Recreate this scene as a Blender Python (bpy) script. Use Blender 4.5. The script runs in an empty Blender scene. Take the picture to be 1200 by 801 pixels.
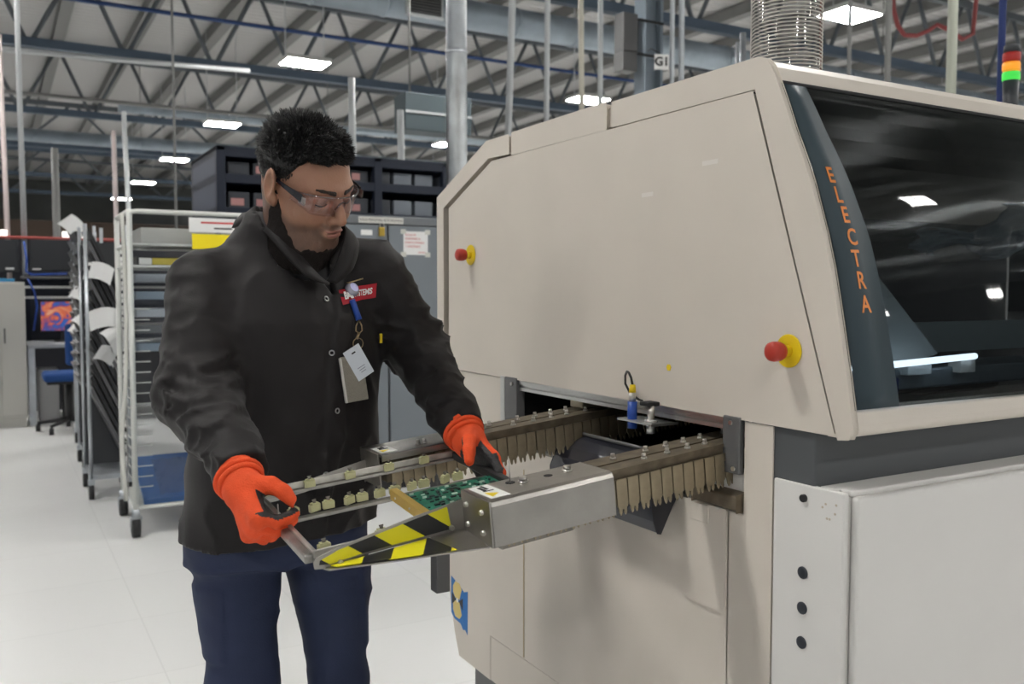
import bpy, bmesh, math, random
import numpy as np
from mathutils import Vector, Matrix
from mathutils.bvhtree import BVHTree
random.seed(7)
rng = np.random.default_rng(7)
C = bpy.context.scene.collection
S = bpy.context.scene
PI = math.pi

# ------------------------------------------------------------------ camera, world, exposure
cd = bpy.data.cameras.new('camera')
cam = bpy.data.objects.new('camera', cd); C.objects.link(cam)
cam.location = (-1.10, -.909, 1.36)
cam.rotation_euler = (math.radians(90-3.186), 0, math.radians(-29.9))
cd.sensor_width = 36; cd.lens = 31.53; cd.clip_start = .05; cd.clip_end = 300
cd.dof.use_dof = True; cd.dof.focus_distance = 1.72; cd.dof.aperture_fstop = 5.6
S.camera = cam
w = bpy.data.worlds.new('hall_light'); S.world = w; w.use_nodes = True
w.node_tree.nodes['Background'].inputs[0].default_value = (.80, .86, .95, 1)
w.node_tree.nodes['Background'].inputs[1].default_value = .16
S.view_settings.view_transform = 'Standard'; S.view_settings.look = 'None'
S.view_settings.exposure = 0.0; S.view_settings.gamma = 1; S.view_settings.use_curve_mapping = False
LAMP = 116.0          # brightness of every ceiling lamp's diffusers

# ------------------------------------------------------------------ materials
MATS = {}
def mat(name, col, rough=.5, metal=0, bump=0, bscale=40, vary=0, vscale=6, emit=0, trans=0, ior=1.45, coat=0, alpha=1, sheen=0, spec=.5):
    if name in MATS: return MATS[name]
    m = bpy.data.materials.new(name); m.use_nodes = True; nt = m.node_tree
    b = nt.nodes['Principled BSDF']
    b.inputs['Base Color'].default_value = (*col, 1); b.inputs['Roughness'].default_value = rough
    b.inputs['Metallic'].default_value = metal; b.inputs['IOR'].default_value = ior
    b.inputs['Transmission Weight'].default_value = trans; b.inputs['Coat Weight'].default_value = coat
    b.inputs['Alpha'].default_value = alpha; b.inputs['Specular IOR Level'].default_value = spec
    if sheen: b.inputs['Sheen Weight'].default_value = sheen; b.inputs['Sheen Roughness'].default_value = .4
    if emit:
        b.inputs['Emission Color'].default_value = (*col, 1); b.inputs['Emission Strength'].default_value = emit
    if bump or vary:
        tc = nt.nodes.new('ShaderNodeTexCoord')
    if bump:
        n = nt.nodes.new('ShaderNodeTexNoise'); n.inputs['Scale'].default_value = bscale; n.inputs['Detail'].default_value = 4
        nt.links.new(tc.outputs['Object'], n.inputs['Vector'])
        bp = nt.nodes.new('ShaderNodeBump'); bp.inputs['Strength'].default_value = bump; bp.inputs['Distance'].default_value = .01
        nt.links.new(n.outputs['Fac'], bp.inputs['Height']); nt.links.new(bp.outputs['Normal'], b.inputs['Normal'])
    if vary:
        n = nt.nodes.new('ShaderNodeTexNoise'); n.inputs['Scale'].default_value = vscale; n.inputs['Detail'].default_value = 5
        nt.links.new(tc.outputs['Object'], n.inputs['Vector'])
        r = nt.nodes.new('ShaderNodeValToRGB')
        r.color_ramp.elements[0].position = .3; r.color_ramp.elements[1].position = .7
        r.color_ramp.elements[0].color = (*[c*(1-vary) for c in col], 1); r.color_ramp.elements[1].color = (*[min(1, c*(1+vary)) for c in col], 1)
        nt.links.new(n.outputs['Fac'], r.inputs['Fac']); nt.links.new(r.outputs['Color'], b.inputs['Base Color'])
    MATS[name] = m; return m
def clear(name, tint, gloss=.06, rough=.02):
    """thin sheet of glass or film: tinted see-through plus a mirror coat that grows towards grazing"""
    if name in MATS: return MATS[name]
    m = bpy.data.materials.new(name); m.use_nodes = True; nt = m.node_tree; nt.nodes.clear()
    o = nt.nodes.new('ShaderNodeOutputMaterial'); t = nt.nodes.new('ShaderNodeBsdfTransparent'); g = nt.nodes.new('ShaderNodeBsdfGlossy')
    g.inputs['Roughness'].default_value = rough; t.inputs[0].default_value = (*tint, 1)
    lf = nt.nodes.new('ShaderNodeLayerWeight'); lf.inputs[0].default_value = .5
    pw = nt.nodes.new('ShaderNodeMath'); pw.operation = 'POWER'; pw.inputs[1].default_value = 4.5; nt.links.new(lf.outputs['Facing'], pw.inputs[0])
    lw = nt.nodes.new('ShaderNodeMath'); lw.operation = 'MULTIPLY'; lw.inputs[1].default_value = .45; nt.links.new(pw.outputs[0], lw.inputs[0])
    a = nt.nodes.new('ShaderNodeMath'); a.operation = 'ADD'; a.inputs[1].default_value = gloss
    mx = nt.nodes.new('ShaderNodeMixShader')
    nt.links.new(lw.outputs[0], a.inputs[0]); nt.links.new(a.outputs[0], mx.inputs[0])
    nt.links.new(t.outputs[0], mx.inputs[1]); nt.links.new(g.outputs[0], mx.inputs[2]); nt.links.new(mx.outputs[0], o.inputs[0])
    MATS[name] = m; return m

CREAM = mat('cream_machine_paint', (.590, .538, .472), .42, bump=.03, bscale=300, vary=.03, vscale=5)
WHITEP = mat('off_white_cabinet_paint', (.655, .64, .615), .4, bump=.03, bscale=300, vary=.025, vscale=4)
BAND = mat('dark_grey_band_paint', (.075, .08, .085), .5)
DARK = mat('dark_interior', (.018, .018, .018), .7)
SEAM = mat('seam_gap', (.030, .025, .022), .9)
STEEL = mat('brushed_stainless', (.36, .345, .32), .36, metal=1, bump=.05, bscale=90, vary=.10, vscale=14)
STEELD = mat('dull_steel', (.25, .235, .21), .5, metal=.9, vary=.2, vscale=20)
BOLT = mat('bright_bolt', (.62, .60, .56), .28, metal=1)
ALU = mat('aluminium', (.62, .62, .60), .35, metal=1)
GREASE = mat('greasy_brown_steel', (.17, .14, .10), .5, metal=.75, vary=.3, vscale=30)
FINGER = mat('titanium_finger', (.30, .25, .17), .42, metal=.75, vary=.25, vscale=25)
BLACKG = mat('black_gloss', (.012, .013, .016), .22)
BLACKM = mat('black_matt', (.016, .016, .017), .6)
DGREY = mat('dark_grey_metal', (.13, .13, .13), .45, metal=.3)
RED = mat('red_button', (.42, .035, .02), .45)
YEL = mat('yellow_plastic', (.72, .52, .01), .45)
BLUE = mat('blue_plastic', (.015, .06, .30), .35)
WHITE = mat('white_print', (.78, .78, .76), .55)
PAPER = mat('white_paper', (.74, .74, .73), .7, bump=.2, bscale=20)
BLACKINK = mat('black_ink', (.02, .02, .02), .6)
REDINK = mat('red_ink', (.55, .05, .05), .6)
GALV = mat('galvanised_steel', (.50, .53, .56), .38, metal=.85, vary=.2, vscale=5)
CONDUIT = mat('pale_conduit', (.52, .54, .55), .4, metal=.35)
TRUSS = mat('grey_blue_truss_paint', (.075, .105, .145), .55)
WEB = mat('grey_truss_web', (.12, .135, .15), .6)
BLUEPIPE = mat('blue_pipe_paint', (.012, .045, .16), .45)
DUCT = mat('duct_sheet_metal', (.36, .42, .47), .42, metal=.5, vary=.15, vscale=2)
JOIST = mat('joist_grey', (.20, .20, .195), .6)
NAVY = mat('navy_steel', (.008, .013, .028), .5)
CABG = mat('slate_grey_cabinet', (.135, .145, .155), .4, vary=.06, vscale=3)
LAMPM = mat('lamp_diffuser', (1, .985, .95), .4, emit=LAMP)
LAMPB = mat('lamp_housing', (.6, .6, .58), .5)

# ------------------------------------------------------------------ mesh helpers
def rotz(a): return Matrix.Rotation(a, 4, 'Z')
class MB:
    def __init__(s): s.v = []; s.f = []; s.smooth = []; s.m = []; s.mi = 0
    def add(s, vs, fs, smooth=False):
        o = len(s.v); s.v += [tuple(v) for v in vs]
        for f in fs: s.f.append([i+o for i in f]); s.smooth.append(smooth); s.m.append(s.mi)
        return s
    def box(s, c, d, M=None):
        x, y, z = d[0]/2, d[1]/2, d[2]/2
        vs = [Vector((a*x, b*y, e*z)) for a in (-1, 1) for b in (-1, 1) for e in (-1, 1)]
        if M is not None: vs = [M @ v for v in vs]
        vs = [v+Vector(c) for v in vs]
        return s.add(vs, [(0, 1, 3, 2), (4, 6, 7, 5), (0, 4, 5, 1), (2, 3, 7, 6), (0, 2, 6, 4), (1, 5, 7, 3)])
    def bb(s, lo, hi):
        return s.box([(a+b)/2 for a, b in zip(lo, hi)], [b-a for a, b in zip(lo, hi)])
    def cyl(s, p0, p1, r, n=12, r2=None, caps=True, smooth=True):
        p0, p1 = Vector(p0), Vector(p1); r2 = r if r2 is None else r2
        a = (p1-p0).normalized(); t = Vector((0, 0, 1)) if abs(a.z) < .9 else Vector((1, 0, 0))
        u = a.cross(t).normalized(); v = a.cross(u)
        vs = [p+(u*math.cos(2*PI*i/n)+v*math.sin(2*PI*i/n))*q for p, q in ((p0, r), (p1, r2)) for i in range(n)]
        s.add(vs, [(i, (i+1) % n, n+(i+1) % n, n+i) for i in range(n)], smooth)
        if caps:
            s.add(vs[:n], [tuple(range(n))[::-1]]); s.add(vs[n:], [tuple(range(n))])
        return s
    def tube(s, pts, r, n=8, closed=False, taper=None):
        pts = [Vector(p) for p in pts]; N = len(pts); vs = []; u = None
        for i, p in enumerate(pts):
            a = (pts[(i+1) % N]-pts[i-1]) if closed else (pts[min(i+1, N-1)]-pts[max(i-1, 0)])
            a.normalize()
            if u is None:
                t = Vector((0, 0, 1)) if abs(a.z) < .9 else Vector((1, 0, 0)); u = a.cross(t).normalized()
            else: u = (u-a*u.dot(a)).normalized()
            v = a.cross(u); rr = r if taper is None else r*taper[i]
            vs += [p+(u*math.cos(2*PI*k/n)+v*math.sin(2*PI*k/n))*rr for k in range(n)]
        fs = [(i*n+k, i*n+(k+1) % n, ((i+1) % N)*n+(k+1) % n, ((i+1) % N)*n+k) for i in range(N if closed else N-1) for k in range(n)]
        s.add(vs, fs, True)
        if not closed: s.add(vs[:n], [tuple(range(n))[::-1]]); s.add(vs[-n:], [tuple(range(n))])
        return s
    def prism(s, poly, ax, lo, hi):
        """polygon in the two other axes, extruded along axis ax from lo to hi"""
        n = len(poly); o = [i for i in range(3) if i != ax]; vs = []
        for h in (lo, hi):
            for p in poly:
                q = [0, 0, 0]; q[ax] = h; q[o[0]] = p[0]; q[o[1]] = p[1]; vs.append(q)
        return s.add(vs, [tuple(range(n)), tuple(range(2*n-1, n-1, -1))]+[(i, (i+1) % n, n+(i+1) % n, n+i) for i in range(n)])
    def ball(s, c, r, n=12, m=8, M=None):
        vs = []; fs = []
        for j in range(m+1):
            for i in range(n):
                th = PI*j/m; ph = 2*PI*i/n; v = Vector((r[0]*math.sin(th)*math.cos(ph), r[1]*math.sin(th)*math.sin(ph), r[2]*math.cos(th)))
                if M is not None: v = M @ v
                vs.append(v+Vector(c))
        fs = [(j*n+i, (j+1)*n+i, (j+1)*n+(i+1) % n, j*n+(i+1) % n) for j in range(m) for i in range(n)]
        return s.add(vs, fs, True)
    def disc(s, c, ax, r, th, n=24):
        p = [0, 0, 0]; p[ax] = th/2; c = Vector(c); return s.cyl(c-Vector(p), c+Vector(p), r, n)
    def lathe(s, prof, c, ax=(0, 0, 1), n=20):
        a = Vector(ax).normalized(); t = Vector((0, 0, 1)) if abs(a.z) < .9 else Vector((1, 0, 0)); u = a.cross(t).normalized(); v = a.cross(u); c = Vector(c)
        vs = [c+a*h+(u*math.cos(2*PI*i/n)+v*math.sin(2*PI*i/n))*r for r, h in prof for i in range(n)]
        fs = [(j*n+i, j*n+(i+1) % n, (j+1)*n+(i+1) % n, (j+1)*n+i) for j in range(len(prof)-1) for i in range(n)]
        return s.add(vs, fs, True)
    def data(s, name, mats, bevel=0, seg=2, off=None):
        me = bpy.data.meshes.new(name)
        vs = s.v if off is None else [off @ Vector(v) for v in s.v]
        me.from_pydata([tuple(v) for v in vs], [], s.f)
        if not isinstance(mats, (list, tuple)): mats = [mats]
        for m in mats: me.materials.append(m)
        me.polygons.foreach_set('use_smooth', s.smooth); me.polygons.foreach_set('material_index', s.m)
        bm = bmesh.new(); bm.from_mesh(me)
        bmesh.ops.remove_doubles(bm, verts=bm.verts, dist=1e-6)
        if bevel:
            es = [e for e in bm.edges if len(e.link_faces) == 2 and e.calc_face_angle(0) > .5]
            bmesh.ops.bevel(bm, geom=es, offset=bevel, segments=seg, affect='EDGES', profile=.5, clamp_overlap=True)
        bmesh.ops.recalc_face_normals(bm, faces=bm.faces); bm.to_mesh(me); bm.free()
        return me
    def build(s, name, mats, parent=None, bevel=0, seg=2, local=False):
        """vertices are in world metres unless local; the mesh is stored relative to its parent"""
        off = None if (parent is None or local) else WM[parent.name].inverted()
        o = bpy.data.objects.new(name, s.data(name, mats, bevel, seg, off)); C.objects.link(o)
        M = Matrix.Identity(4) if parent is None else WM[parent.name]
        if parent is not None: o.parent = parent
        WM[o.name] = M.copy()
        return o
WM = {}
def tag(o, label, cat, group=None, kind=None):
    o['label'] = label; o['category'] = cat
    if group: o['group'] = group
    if kind: o['kind'] = kind
    return o
def thing(name, label, cat, loc=(0, 0, 0), M=None, group=None):
    o = bpy.data.objects.new(name, None); C.objects.link(o); o.empty_display_size = .1
    T = Matrix.Translation(loc) @ (M if M is not None else Matrix.Identity(4))
    o.matrix_basis = T; WM[o.name] = T.copy()
    return tag(o, label, cat, group)
def struct(o, label=None):
    o['kind'] = 'structure'
    if label: o['label'] = label
    return o
def sgroup(name, loc=(0, 0, 0)):
    o = bpy.data.objects.new(name, None); C.objects.link(o); o.location = loc; WM[o.name] = Matrix.Translation(loc); o['kind'] = 'structure'; return o
def share(name, me, parent, M=None):
    """another object on the same mesh, placed by a matrix in its parent's space"""
    o = bpy.data.objects.new(name, me); C.objects.link(o); o.parent = parent
    if M is not None: o.matrix_basis = M
    WM[o.name] = (WM[parent.name] if parent else Matrix.Identity(4)) @ (M if M is not None else Matrix.Identity(4))
    return o
def dup(root, loc, label=None, M=None):
    r = root.copy(); C.objects.link(r); r.location = loc
    if M is not None: r.matrix_basis = Matrix.Translation(loc) @ M
    WM[r.name] = r.matrix_basis.copy()
    if label: r['label'] = label
    for ch in list(root.children):
        c = ch.copy(); C.objects.link(c); c.parent = r
        for g in list(ch.children):
            d = g.copy(); C.objects.link(d); d.parent = c
    return r
def text(name, s, size, M, m, parent, depth=.0004, align='CENTER', xs=1.0, bold=0):
    cu = bpy.data.curves.new(name, 'FONT'); cu.body = s; cu.size = size; cu.extrude = depth; cu.align_x = align; cu.align_y = 'CENTER'; cu.offset = bold; cu.resolution_u = 3
    t = bpy.data.objects.new(name, cu); C.objects.link(t); bpy.context.view_layer.update()
    me = bpy.data.meshes.new_from_object(t.evaluated_get(bpy.context.evaluated_depsgraph_get()))
    bpy.data.objects.remove(t); bpy.data.curves.remove(cu)
    me.transform(M @ Matrix.Diagonal((xs, 1, 1, 1))); me.materials.clear(); me.materials.append(m)
    if parent is not None: me.transform(WM[parent.name].inverted())
    o = bpy.data.objects.new(name, me); C.objects.link(o); o.parent = parent
    WM[o.name] = WM[parent.name].copy() if parent is not None else Matrix.Identity(4)
    return o
def frame(o, x, y, z):
    M = Matrix.Identity(4)
    for i, a in enumerate((x, y, z)):
        for j in range(3): M[j][i] = a[j]
    for j in range(3): M[j][3] = o[j]
    return M
FACE_X = lambda o: frame(o, (0, -1, 0), (0, 0, 1), (-1, 0, 0))      # text lying on a face that looks to -x
FACE_Y = lambda o: frame(o, (1, 0, 0), (0, 0, 1), (0, -1, 0))       # text lying on a face that looks to -y

# ------------------------------------------------------------------ floor, walls, roof
fm = bpy.data.materials.new('white_epoxy_floor'); fm.use_nodes = True; nt = fm.node_tree; b = nt.nodes['Principled BSDF']
tc = nt.nodes.new('ShaderNodeTexCoord'); br = nt.nodes.new('ShaderNodeTexBrick'); br.offset = 0
br.inputs['Scale'].default_value = 1; br.inputs['Brick Width'].default_value = .61; br.inputs['Row Height'].default_value = .61; br.inputs['Mortar Size'].default_value = .003
br.inputs['Color1'].default_value = (.69, .69, .68, 1); br.inputs['Color2'].default_value = (.67, .67, .66, 1); br.inputs['Mortar'].default_value = (.61, .61, .60, 1)
ns = nt.nodes.new('ShaderNodeTexNoise'); ns.inputs['Scale'].default_value = 1.4; ns.inputs['Detail'].default_value = 6
mr = nt.nodes.new('ShaderNodeMapRange'); mr.inputs['To Min'].default_value = .22; mr.inputs['To Max'].default_value = .42
nt.links.new(tc.outputs['Object'], br.inputs['Vector']); nt.links.new(tc.outputs['Object'], ns.inputs['Vector'])
nt.links.new(br.outputs['Color'], b.inputs['Base Color']); nt.links.new(ns.outputs['Fac'], mr.inputs['Value']); nt.links.new(mr.outputs[0], b.inputs['Roughness'])
struct(MB().bb((-14, -14, -.1), (60, 66, 0)).build('floor', fm), 'glossy white epoxy floor of the hall')
dk = bpy.data.materials.new('roof_deck'); dk.use_nodes = True; nt = dk.node_tree; b = nt.nodes['Principled BSDF']
b.inputs['Base Color'].default_value = (.47, .465, .46, 1); b.inputs['Roughness'].default_value = .6
tc = nt.nodes.new('ShaderNodeTexCoord'); wv = nt.nodes.new('ShaderNodeTexWave'); wv.bands_direction = 'Y'; wv.inputs['Scale'].default_value = 1.1
bp = nt.nodes.new('ShaderNodeBump'); bp.inputs['Distance'].default_value = .05
nt.links.new(tc.outputs['Object'], wv.inputs['Vector']); nt.links.new(wv.outputs['Fac'], bp.inputs['Height']); nt.links.new(bp.outputs['Normal'], b.inputs['Normal'])
struct(MB().bb((-14, -14, 8.6), (60, 66, 8.75)).build('ceiling', dk), 'ribbed pale metal roof deck')
WALLM = mat('far_wall_paint', (.10, .105, .10), .8, vary=.2, vscale=.4)
struct(MB().bb((-14, 65, 0), (60, 65.2, 8.6)).build('wall_back', WALLM))
struct(MB().bb((59.8, -14, 0), (60, 65, 8.6)).build('wall_right', WALLM))

# roof trusses running along x
wd = MB().cyl((0, 0, 0), (0, 0, 1), .05, 6).data('web_member', WEB)
for k, y in enumerate((12.6, 20.4, 28.2, 36.0, 43.8, 51.6, 4.8, -3.0, -10.8)):
    x0, x1 = (-6, 24) if k > 5 else (-4, 30) if k == 0 else (-4, 44) if k < 3 else (-4, 58)
    t = sgroup('roof_truss', (x0, y, 6.5)); t['label'] = 'grey blue steel roof truss spanning the hall'
    MB().bb((x0, y-.09, 6.42), (x1, y+.09, 6.60)).build('bottom_chord', TRUSS, t)
    MB().bb((x0, y-.08, 8.1), (x1, y+.08, 8.26)).build('top_chord', WEB, t)
    n = 0; step = 1.85 if k < 3 or k > 5 else 3.7
    x = 0
    while x+step <= x1-x0 and n < 60:
        for a, bb_ in (((x, 0, .05), (x+step/2-.1, 0, 1.65)), ((x+step-.12, 0, .05), (x+step/2+.1, 0, 1.65))):
            d = Vector(bb_)-Vector(a); share('web_member', wd, t, Matrix.Translation(a) @ d.to_track_quat('Z', 'Y').to_matrix().to_4x4() @ Matrix.Diagonal((1, 1, d.length, 1))); n += 1
        x += step
jd = MB().bb((-.14, 0, 0), (.14, 72, .3)).data('roof_joist', JOIST)
for i in range(24):
    j = struct(share('roof_joist', jd, None, Matrix.Translation((-3.1+1.85*i, -8, 8.28))), 'grey roof joist running the length of the hall')

# ------------------------------------------------------------------ ceiling lamps on a 7 x 7.8 m grid
lamp0 = None
ORD = ('first', 'second', 'third', 'fourth', 'fifth', 'sixth', 'seventh', 'eighth', 'ninth')
for iy, y in enumerate((-13.8, -6.0, 1.8, 9.6, 17.3, 25.0, 32.7, 40.4, 48.1)):
    for ix, x in enumerate((-9.5, -2.5, 4.5, 11.5, 18.5, 25.5, 32.5)):  # leftmost row is unseen, added to brighten the faces turned left
        if ix == 0 and iy > 4: continue
        lab = 'twin panel high bay lamp, %s row from the left, %s along the row' % (ORD[ix], ORD[iy])
        if lamp0 is None:
            t = lamp0 = thing('high_bay_lamp', lab, 'lamp', (x, y, 6), group='high bay lamps under the roof')
            MB().bb((x-.46, y-.34, 6.012), (x+.46, y+.34, 6.09)).build('housing', LAMPB, t, .01)
            for sx in (-.225, .225): MB().bb((x+sx-.20, y-.30, 6.0), (x+sx+.20, y+.30, 6.011)).build('diffuser', LAMPM, t)
            for sx in (-.4, .4): MB().cyl((x+sx, y, 6.09), (x+sx, y, 8.6), .012, 6).build('suspension_rod', CONDUIT, t)
        else: dup(lamp0, (x, y, 6), lab)

# ------------------------------------------------------------------ ducts, pipes, drops
def duct(name, label, a, b_, r, m=DUCT, rib=1.2):
    t = thing(name, label, 'duct', a)
    MB().cyl(a, b_, r, 24).build('tube', m, t)
    L = (Vector(b_)-Vector(a)); n = int(L.length/rib); u = L.normalized()
    md = None
    for i in range(1, n):
        p = Vector(a)+u*(i*rib)
        MB().cyl(p-u*.02, p+u*.02, r*1.06, 24).build('joint_ring', m, t)
        if i > 25: break
    for i in range(2, n, 5):
        p = Vector(a)+u*(i*rib); MB().cyl((p.x, p.y, p.z+r*.9), (p.x, p.y, 8.6), .012, 6).build('hanger', JOIST, t)
    return t
d1 = duct('ventilation_duct', 'round pale sheet metal duct crossing above the solder machine', (2.0, 12.75, 6.0), (34, 12.75, 6.0), .24)
t = thing('air_diffuser', 'dark slotted air grille with a pale frame on the upper duct', 'vent', (4.92, 12.4, 5.9))
MB().bb((4.60, 12.30, 5.70), (5.24, 12.37, 6.06)).build('frame', CONDUIT, t, .01)
MB().bb((4.65, 12.28, 5.74), (5.19, 12.31, 6.02)).build('backing', BLACKM, t)
for i in range(6): MB().bb((4.65, 12.265, 5.755+.045*i), (5.19, 12.285, 5.768+.045*i)).build('slat', DGREY, t)
MB().bb((4.75, 12.37, 5.78), (5.1, 12.51, 5.98)).build('neck', DUCT, t)
duct('ventilation_duct', 'slim pale duct far down the hall on the left', (-3, 29.6, 6.02), (40, 29.6, 6.02), .19, rib=3)
duct('ventilation_duct', 'slim pale duct behind the second roof truss', (2, 26.4, 6.5), (40, 26.4, 6.5), .16, rib=3)
tag(MB().tube([(x, 18.6, 7.0) for x in range(-3, 45, 3)], .045, 8).build('compressed_air_pipe', BLUEPIPE), 'long bright blue pipe running along the first truss', 'pipe')
tag(MB().tube([(-1.5, 16.6, 5.4), (1, 17.2, 5.62), (3.5, 17.8, 5.85)], .05, 6).build('light_track', CONDUIT), 'pale sloping strip hanging under the truss at left', 'track')
tag(MB().bb((-3, 33.9, 6.3), (50, 34.1, 6.45)).build('cable_tray', TRUSS), 'long blue grey cable tray far down the hall', 'cable tray')
tag(MB().bb((-3, 24.1, 6.15), (40, 24.3, 6.22)).build('cable_tray', JOIST), 'long grey cable tray between the trusses', 'cable tray')
def drop(x, y, z0, z1, r, label, m=CONDUIT, dx=0):
    o = MB().cyl((x, y, z0), (x+dx, y, z1), r, 10).build('drop_conduit', m); o['group'] = 'service drops from the roof'; return tag(o, label, 'conduit')
drop(3.42, 7.05, 2.6, 8.6, .035, 'pale leaning conduit between the galvanised pipe and the hood step', dx=.22)
drop(3.755, 6.85, 2.4, 8.6, .028, 'thin pale conduit rising behind the hood step', dx=.06)
drop(5.2, 8.3, 2.4, 8.6, .035, 'left of the two close cream conduits near the gantry column', mat('cream_conduit', (.62, .59, .5), .5), -.1)
drop(5.44, 8.28, 2.4, 8.6, .032, 'right of the two close conduits near the gantry column')
drop(4.18, 5.41, 2.2, 8.6, .022, 'left bright conduit of the pair right of the G1 column', GALV, -.02)
drop(4.29, 5.41, 2.2, 8.6, .026, 'right bright conduit of the pair right of the G1 column', GALV, -.03)
drop(-.80, 10.64, 1.2, 8.6, .03, 'thick pale conduit at far left above the monitors', dx=-.02)
drop(-.94, 10.66, 0, 4.2, .028, 'shorter pale conduit at far left edge', mat('pinkish_conduit', (.55, .47, .46), .5), dx=-.05)
drop(-.24, 14.9, 0, 3.6, .055, 'stout grey conduit standing behind the right hand monitor', JOIST)
drop(.35, 12.2, 0, 3.5, .03, 'pinkish leaning conduit above the black carts', mat('pinkish_conduit', (.55, .47, .46), .5), -.03)
drop(.53, 12.1, 0, 3.75, .03, 'grey conduit above the white wire rack', dx=-.09)
drop(1.207, 12.9, 1.2, 8.6, .018, 'thin grey conduit left of the navy shelving', JOIST)
drop(2.07, 7.79, 0, 3.5, .035, 'short white conduit right of the worker\'s hair', dx=-.02)
drop(2.50, 7.5, 0, 3.17, .035, 'short grey conduit left of the galvanised pipe', dx=-.05)
drop(6.39, 5.33, 2.2, 8.6, .02, 'thin grey conduit right of the clear hose', JOIST)
drop(6.73, 5.14, 2.2, 8.6, .03, 'dull conduit between the clear hose and the pale post', JOIST)
drop(5.40, 5.87, 0, 3.85, .02, 'shorter of the two stub conduits left of the clear hose', GALV)
drop(5.47, 5.87, 0, 3.95, .03, 'taller capped stub conduit left of the clear hose', GALV)
drop(4.49, 2.91, 0, 8.6, .032, 'pale post rising behind the right side of the hood', mat('greenish_post', (.50, .52, .44), .45))
drop(2.92, 1.59, 0, 8.6, .016, 'blue post beside the stack light', mat('blue_post', (.02, .04, .16), .4))
t = thing('galvanised_pipe', 'thick shiny galvanised pipe rising left of the hood', 'pipe', (1.883, 5.098, 0))
MB().cyl((1.883, 5.098, 0), (1.883, 5.098, 8.3), .077, 24).build('tube', mat('bright_galvanised', (.62, .65, .67), .3, metal=.9, vary=.2, vscale=6), t)
MB().cyl((1.883, 5.098, 3.1), (1.883, 5.098, 3.13), .081, 24).build('joint_ring', GALV, t)
# gantry column with its G1 sign
t = thing('steel_column', 'blue grey steel roof column right of the conduits', 'column', (7.2, 9.56, 0))
cm = mat('pale_blue_column_paint', (.20, .24, .28), .5)
MB().bb((7.05, 9.44, 0), (7.09, 9.70, 8.2)).build('flange', cm, t); MB().bb((7.33, 9.44, 0), (7.37, 9.70, 8.2)).build('flange', cm, t)
MB().bb((7.09, 9.55, 0), (7.33, 9.59, 8.2)).build('web_plate', cm, t)
t = thing('bay_sign', 'white sign with black bay letters in front of the roof column', 'sign', (7.04, 9.06, 4.56))
Mz = rotz(math.radians(-25))
MB().box((7.04, 9.06, 4.56), (.205, .012, .21), Mz).build('panel', WHITE, t)
text('lettering', 'G1', .165, frame((7.04-.005, 9.06-.010, 4.56), Mz @ Vector((1, 0, 0)), (0, 0, 1), Mz @ Vector((0, -1, 0))), BLACKINK, t, bold=.006)
MB().cyl((7.04, 9.06, 4.66), (7.04, 9.3, 4.8), .006, 6).build('hanger', BLACKM, t); MB().cyl((7.04, 9.3, 4.8), (7.1, 9.5, 4.8), .006, 6).build('hanger', BLACKM, t)
t = thing('junction_box', 'dark grey box pair clamped on the roof column', 'electrical box', (6.85, 9.6, 4.7))
MB().bb((6.70, 9.5, 4.78), (6.96, 9.72, 5.32)).build('case', DGREY, t, .01); MB().bb((6.68, 9.48, 4.5), (6.94, 9.70, 4.77)).build('case', DGREY, t, .01)
for z in (4.72, 5.2): MB().bb((6.9, 9.41, z), (7.36, 9.435, z+.03)).build('strap', BLACKM, t)
t = thing('hanging_cabinet', 'grey box hanging high left of the galvanised pipe', 'cabinet', (4.3, 10.5, 4.0))
MB().bb((3.75, 10.4, 3.55), (4.75, 10.8, 4.05)).build('case', mat('slate_box', (.055, .075, .085), .6), t, .01); MB().bb((3.75, 10.39, 3.78), (4.75, 10.4, 3.81)).build('trim_strip', CONDUIT, t)
for x in (3.9, 4.6): MB().cyl((x, 10.6, 4.05), (x, 10.6, 8.2), .015, 6).build('hanger', JOIST, t)
hp = [(8.549,6.507,5.352), (8.544,6.477,4.829), (8.583,6.441,4.62), (8.653,6.394,4.505), (8.78,6.32,4.495), (8.908,6.25,4.558), (9.001,6.201,4.631), (9.108,6.136,4.579), (9.268,6.036,4.453), (9.379,5.977,4.516), (9.427,5.976,4.934)]
hp = [(hp[0][0], hp[0][1], 8.6)]+hp+[(hp[-1][0], hp[-1][1], 8.6)]
tag(MB().tube(hp, .028, 8).build('red_hose', mat('dull_red_hose', (.20, .035, .035), .5)), 'dull red hose looped under the roof on the right', 'hose')
# stack light
t = thing('stack_light', 'signal tower with red, amber and green rings on a post behind the hood', 'signal light', (2.855, 1.502, 0))
c0 = (2.855, 1.502)
MB().cyl((*c0, 0), (*c0, .02), .09, 20).build('base_plate', DGREY, t); MB().cyl((*c0, .02), (*c0, 2.10), .014, 10).build('pole', WHITE, t)
MB().cyl((*c0, 2.09), (*c0, 2.30), .027, 18, r2=.034).build('socket', mat('stack_dark', (.03, .034, .04), .4), t)
for z, c, e in ((2.30, (.05, .62, .07), .55), (2.342, (.8, .30, .02), .6), (2.384, (.35, .02, .015), .12)):
    MB().lathe([(.0, 0), (.035, 0), (.037, .006), (.037, .032), (.035, .038), (0, .038)], (*c0, z), n=20).build('lamp_ring', mat('stack_lens_%d' % int(z*1000), c, .3, emit=e), t)
MB().cyl((*c0, 2.424), (*c0, 2.455), .035, 18, r2=.032).build('cap', mat('stack_dark', (.03, .034, .04), .4), t)

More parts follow.
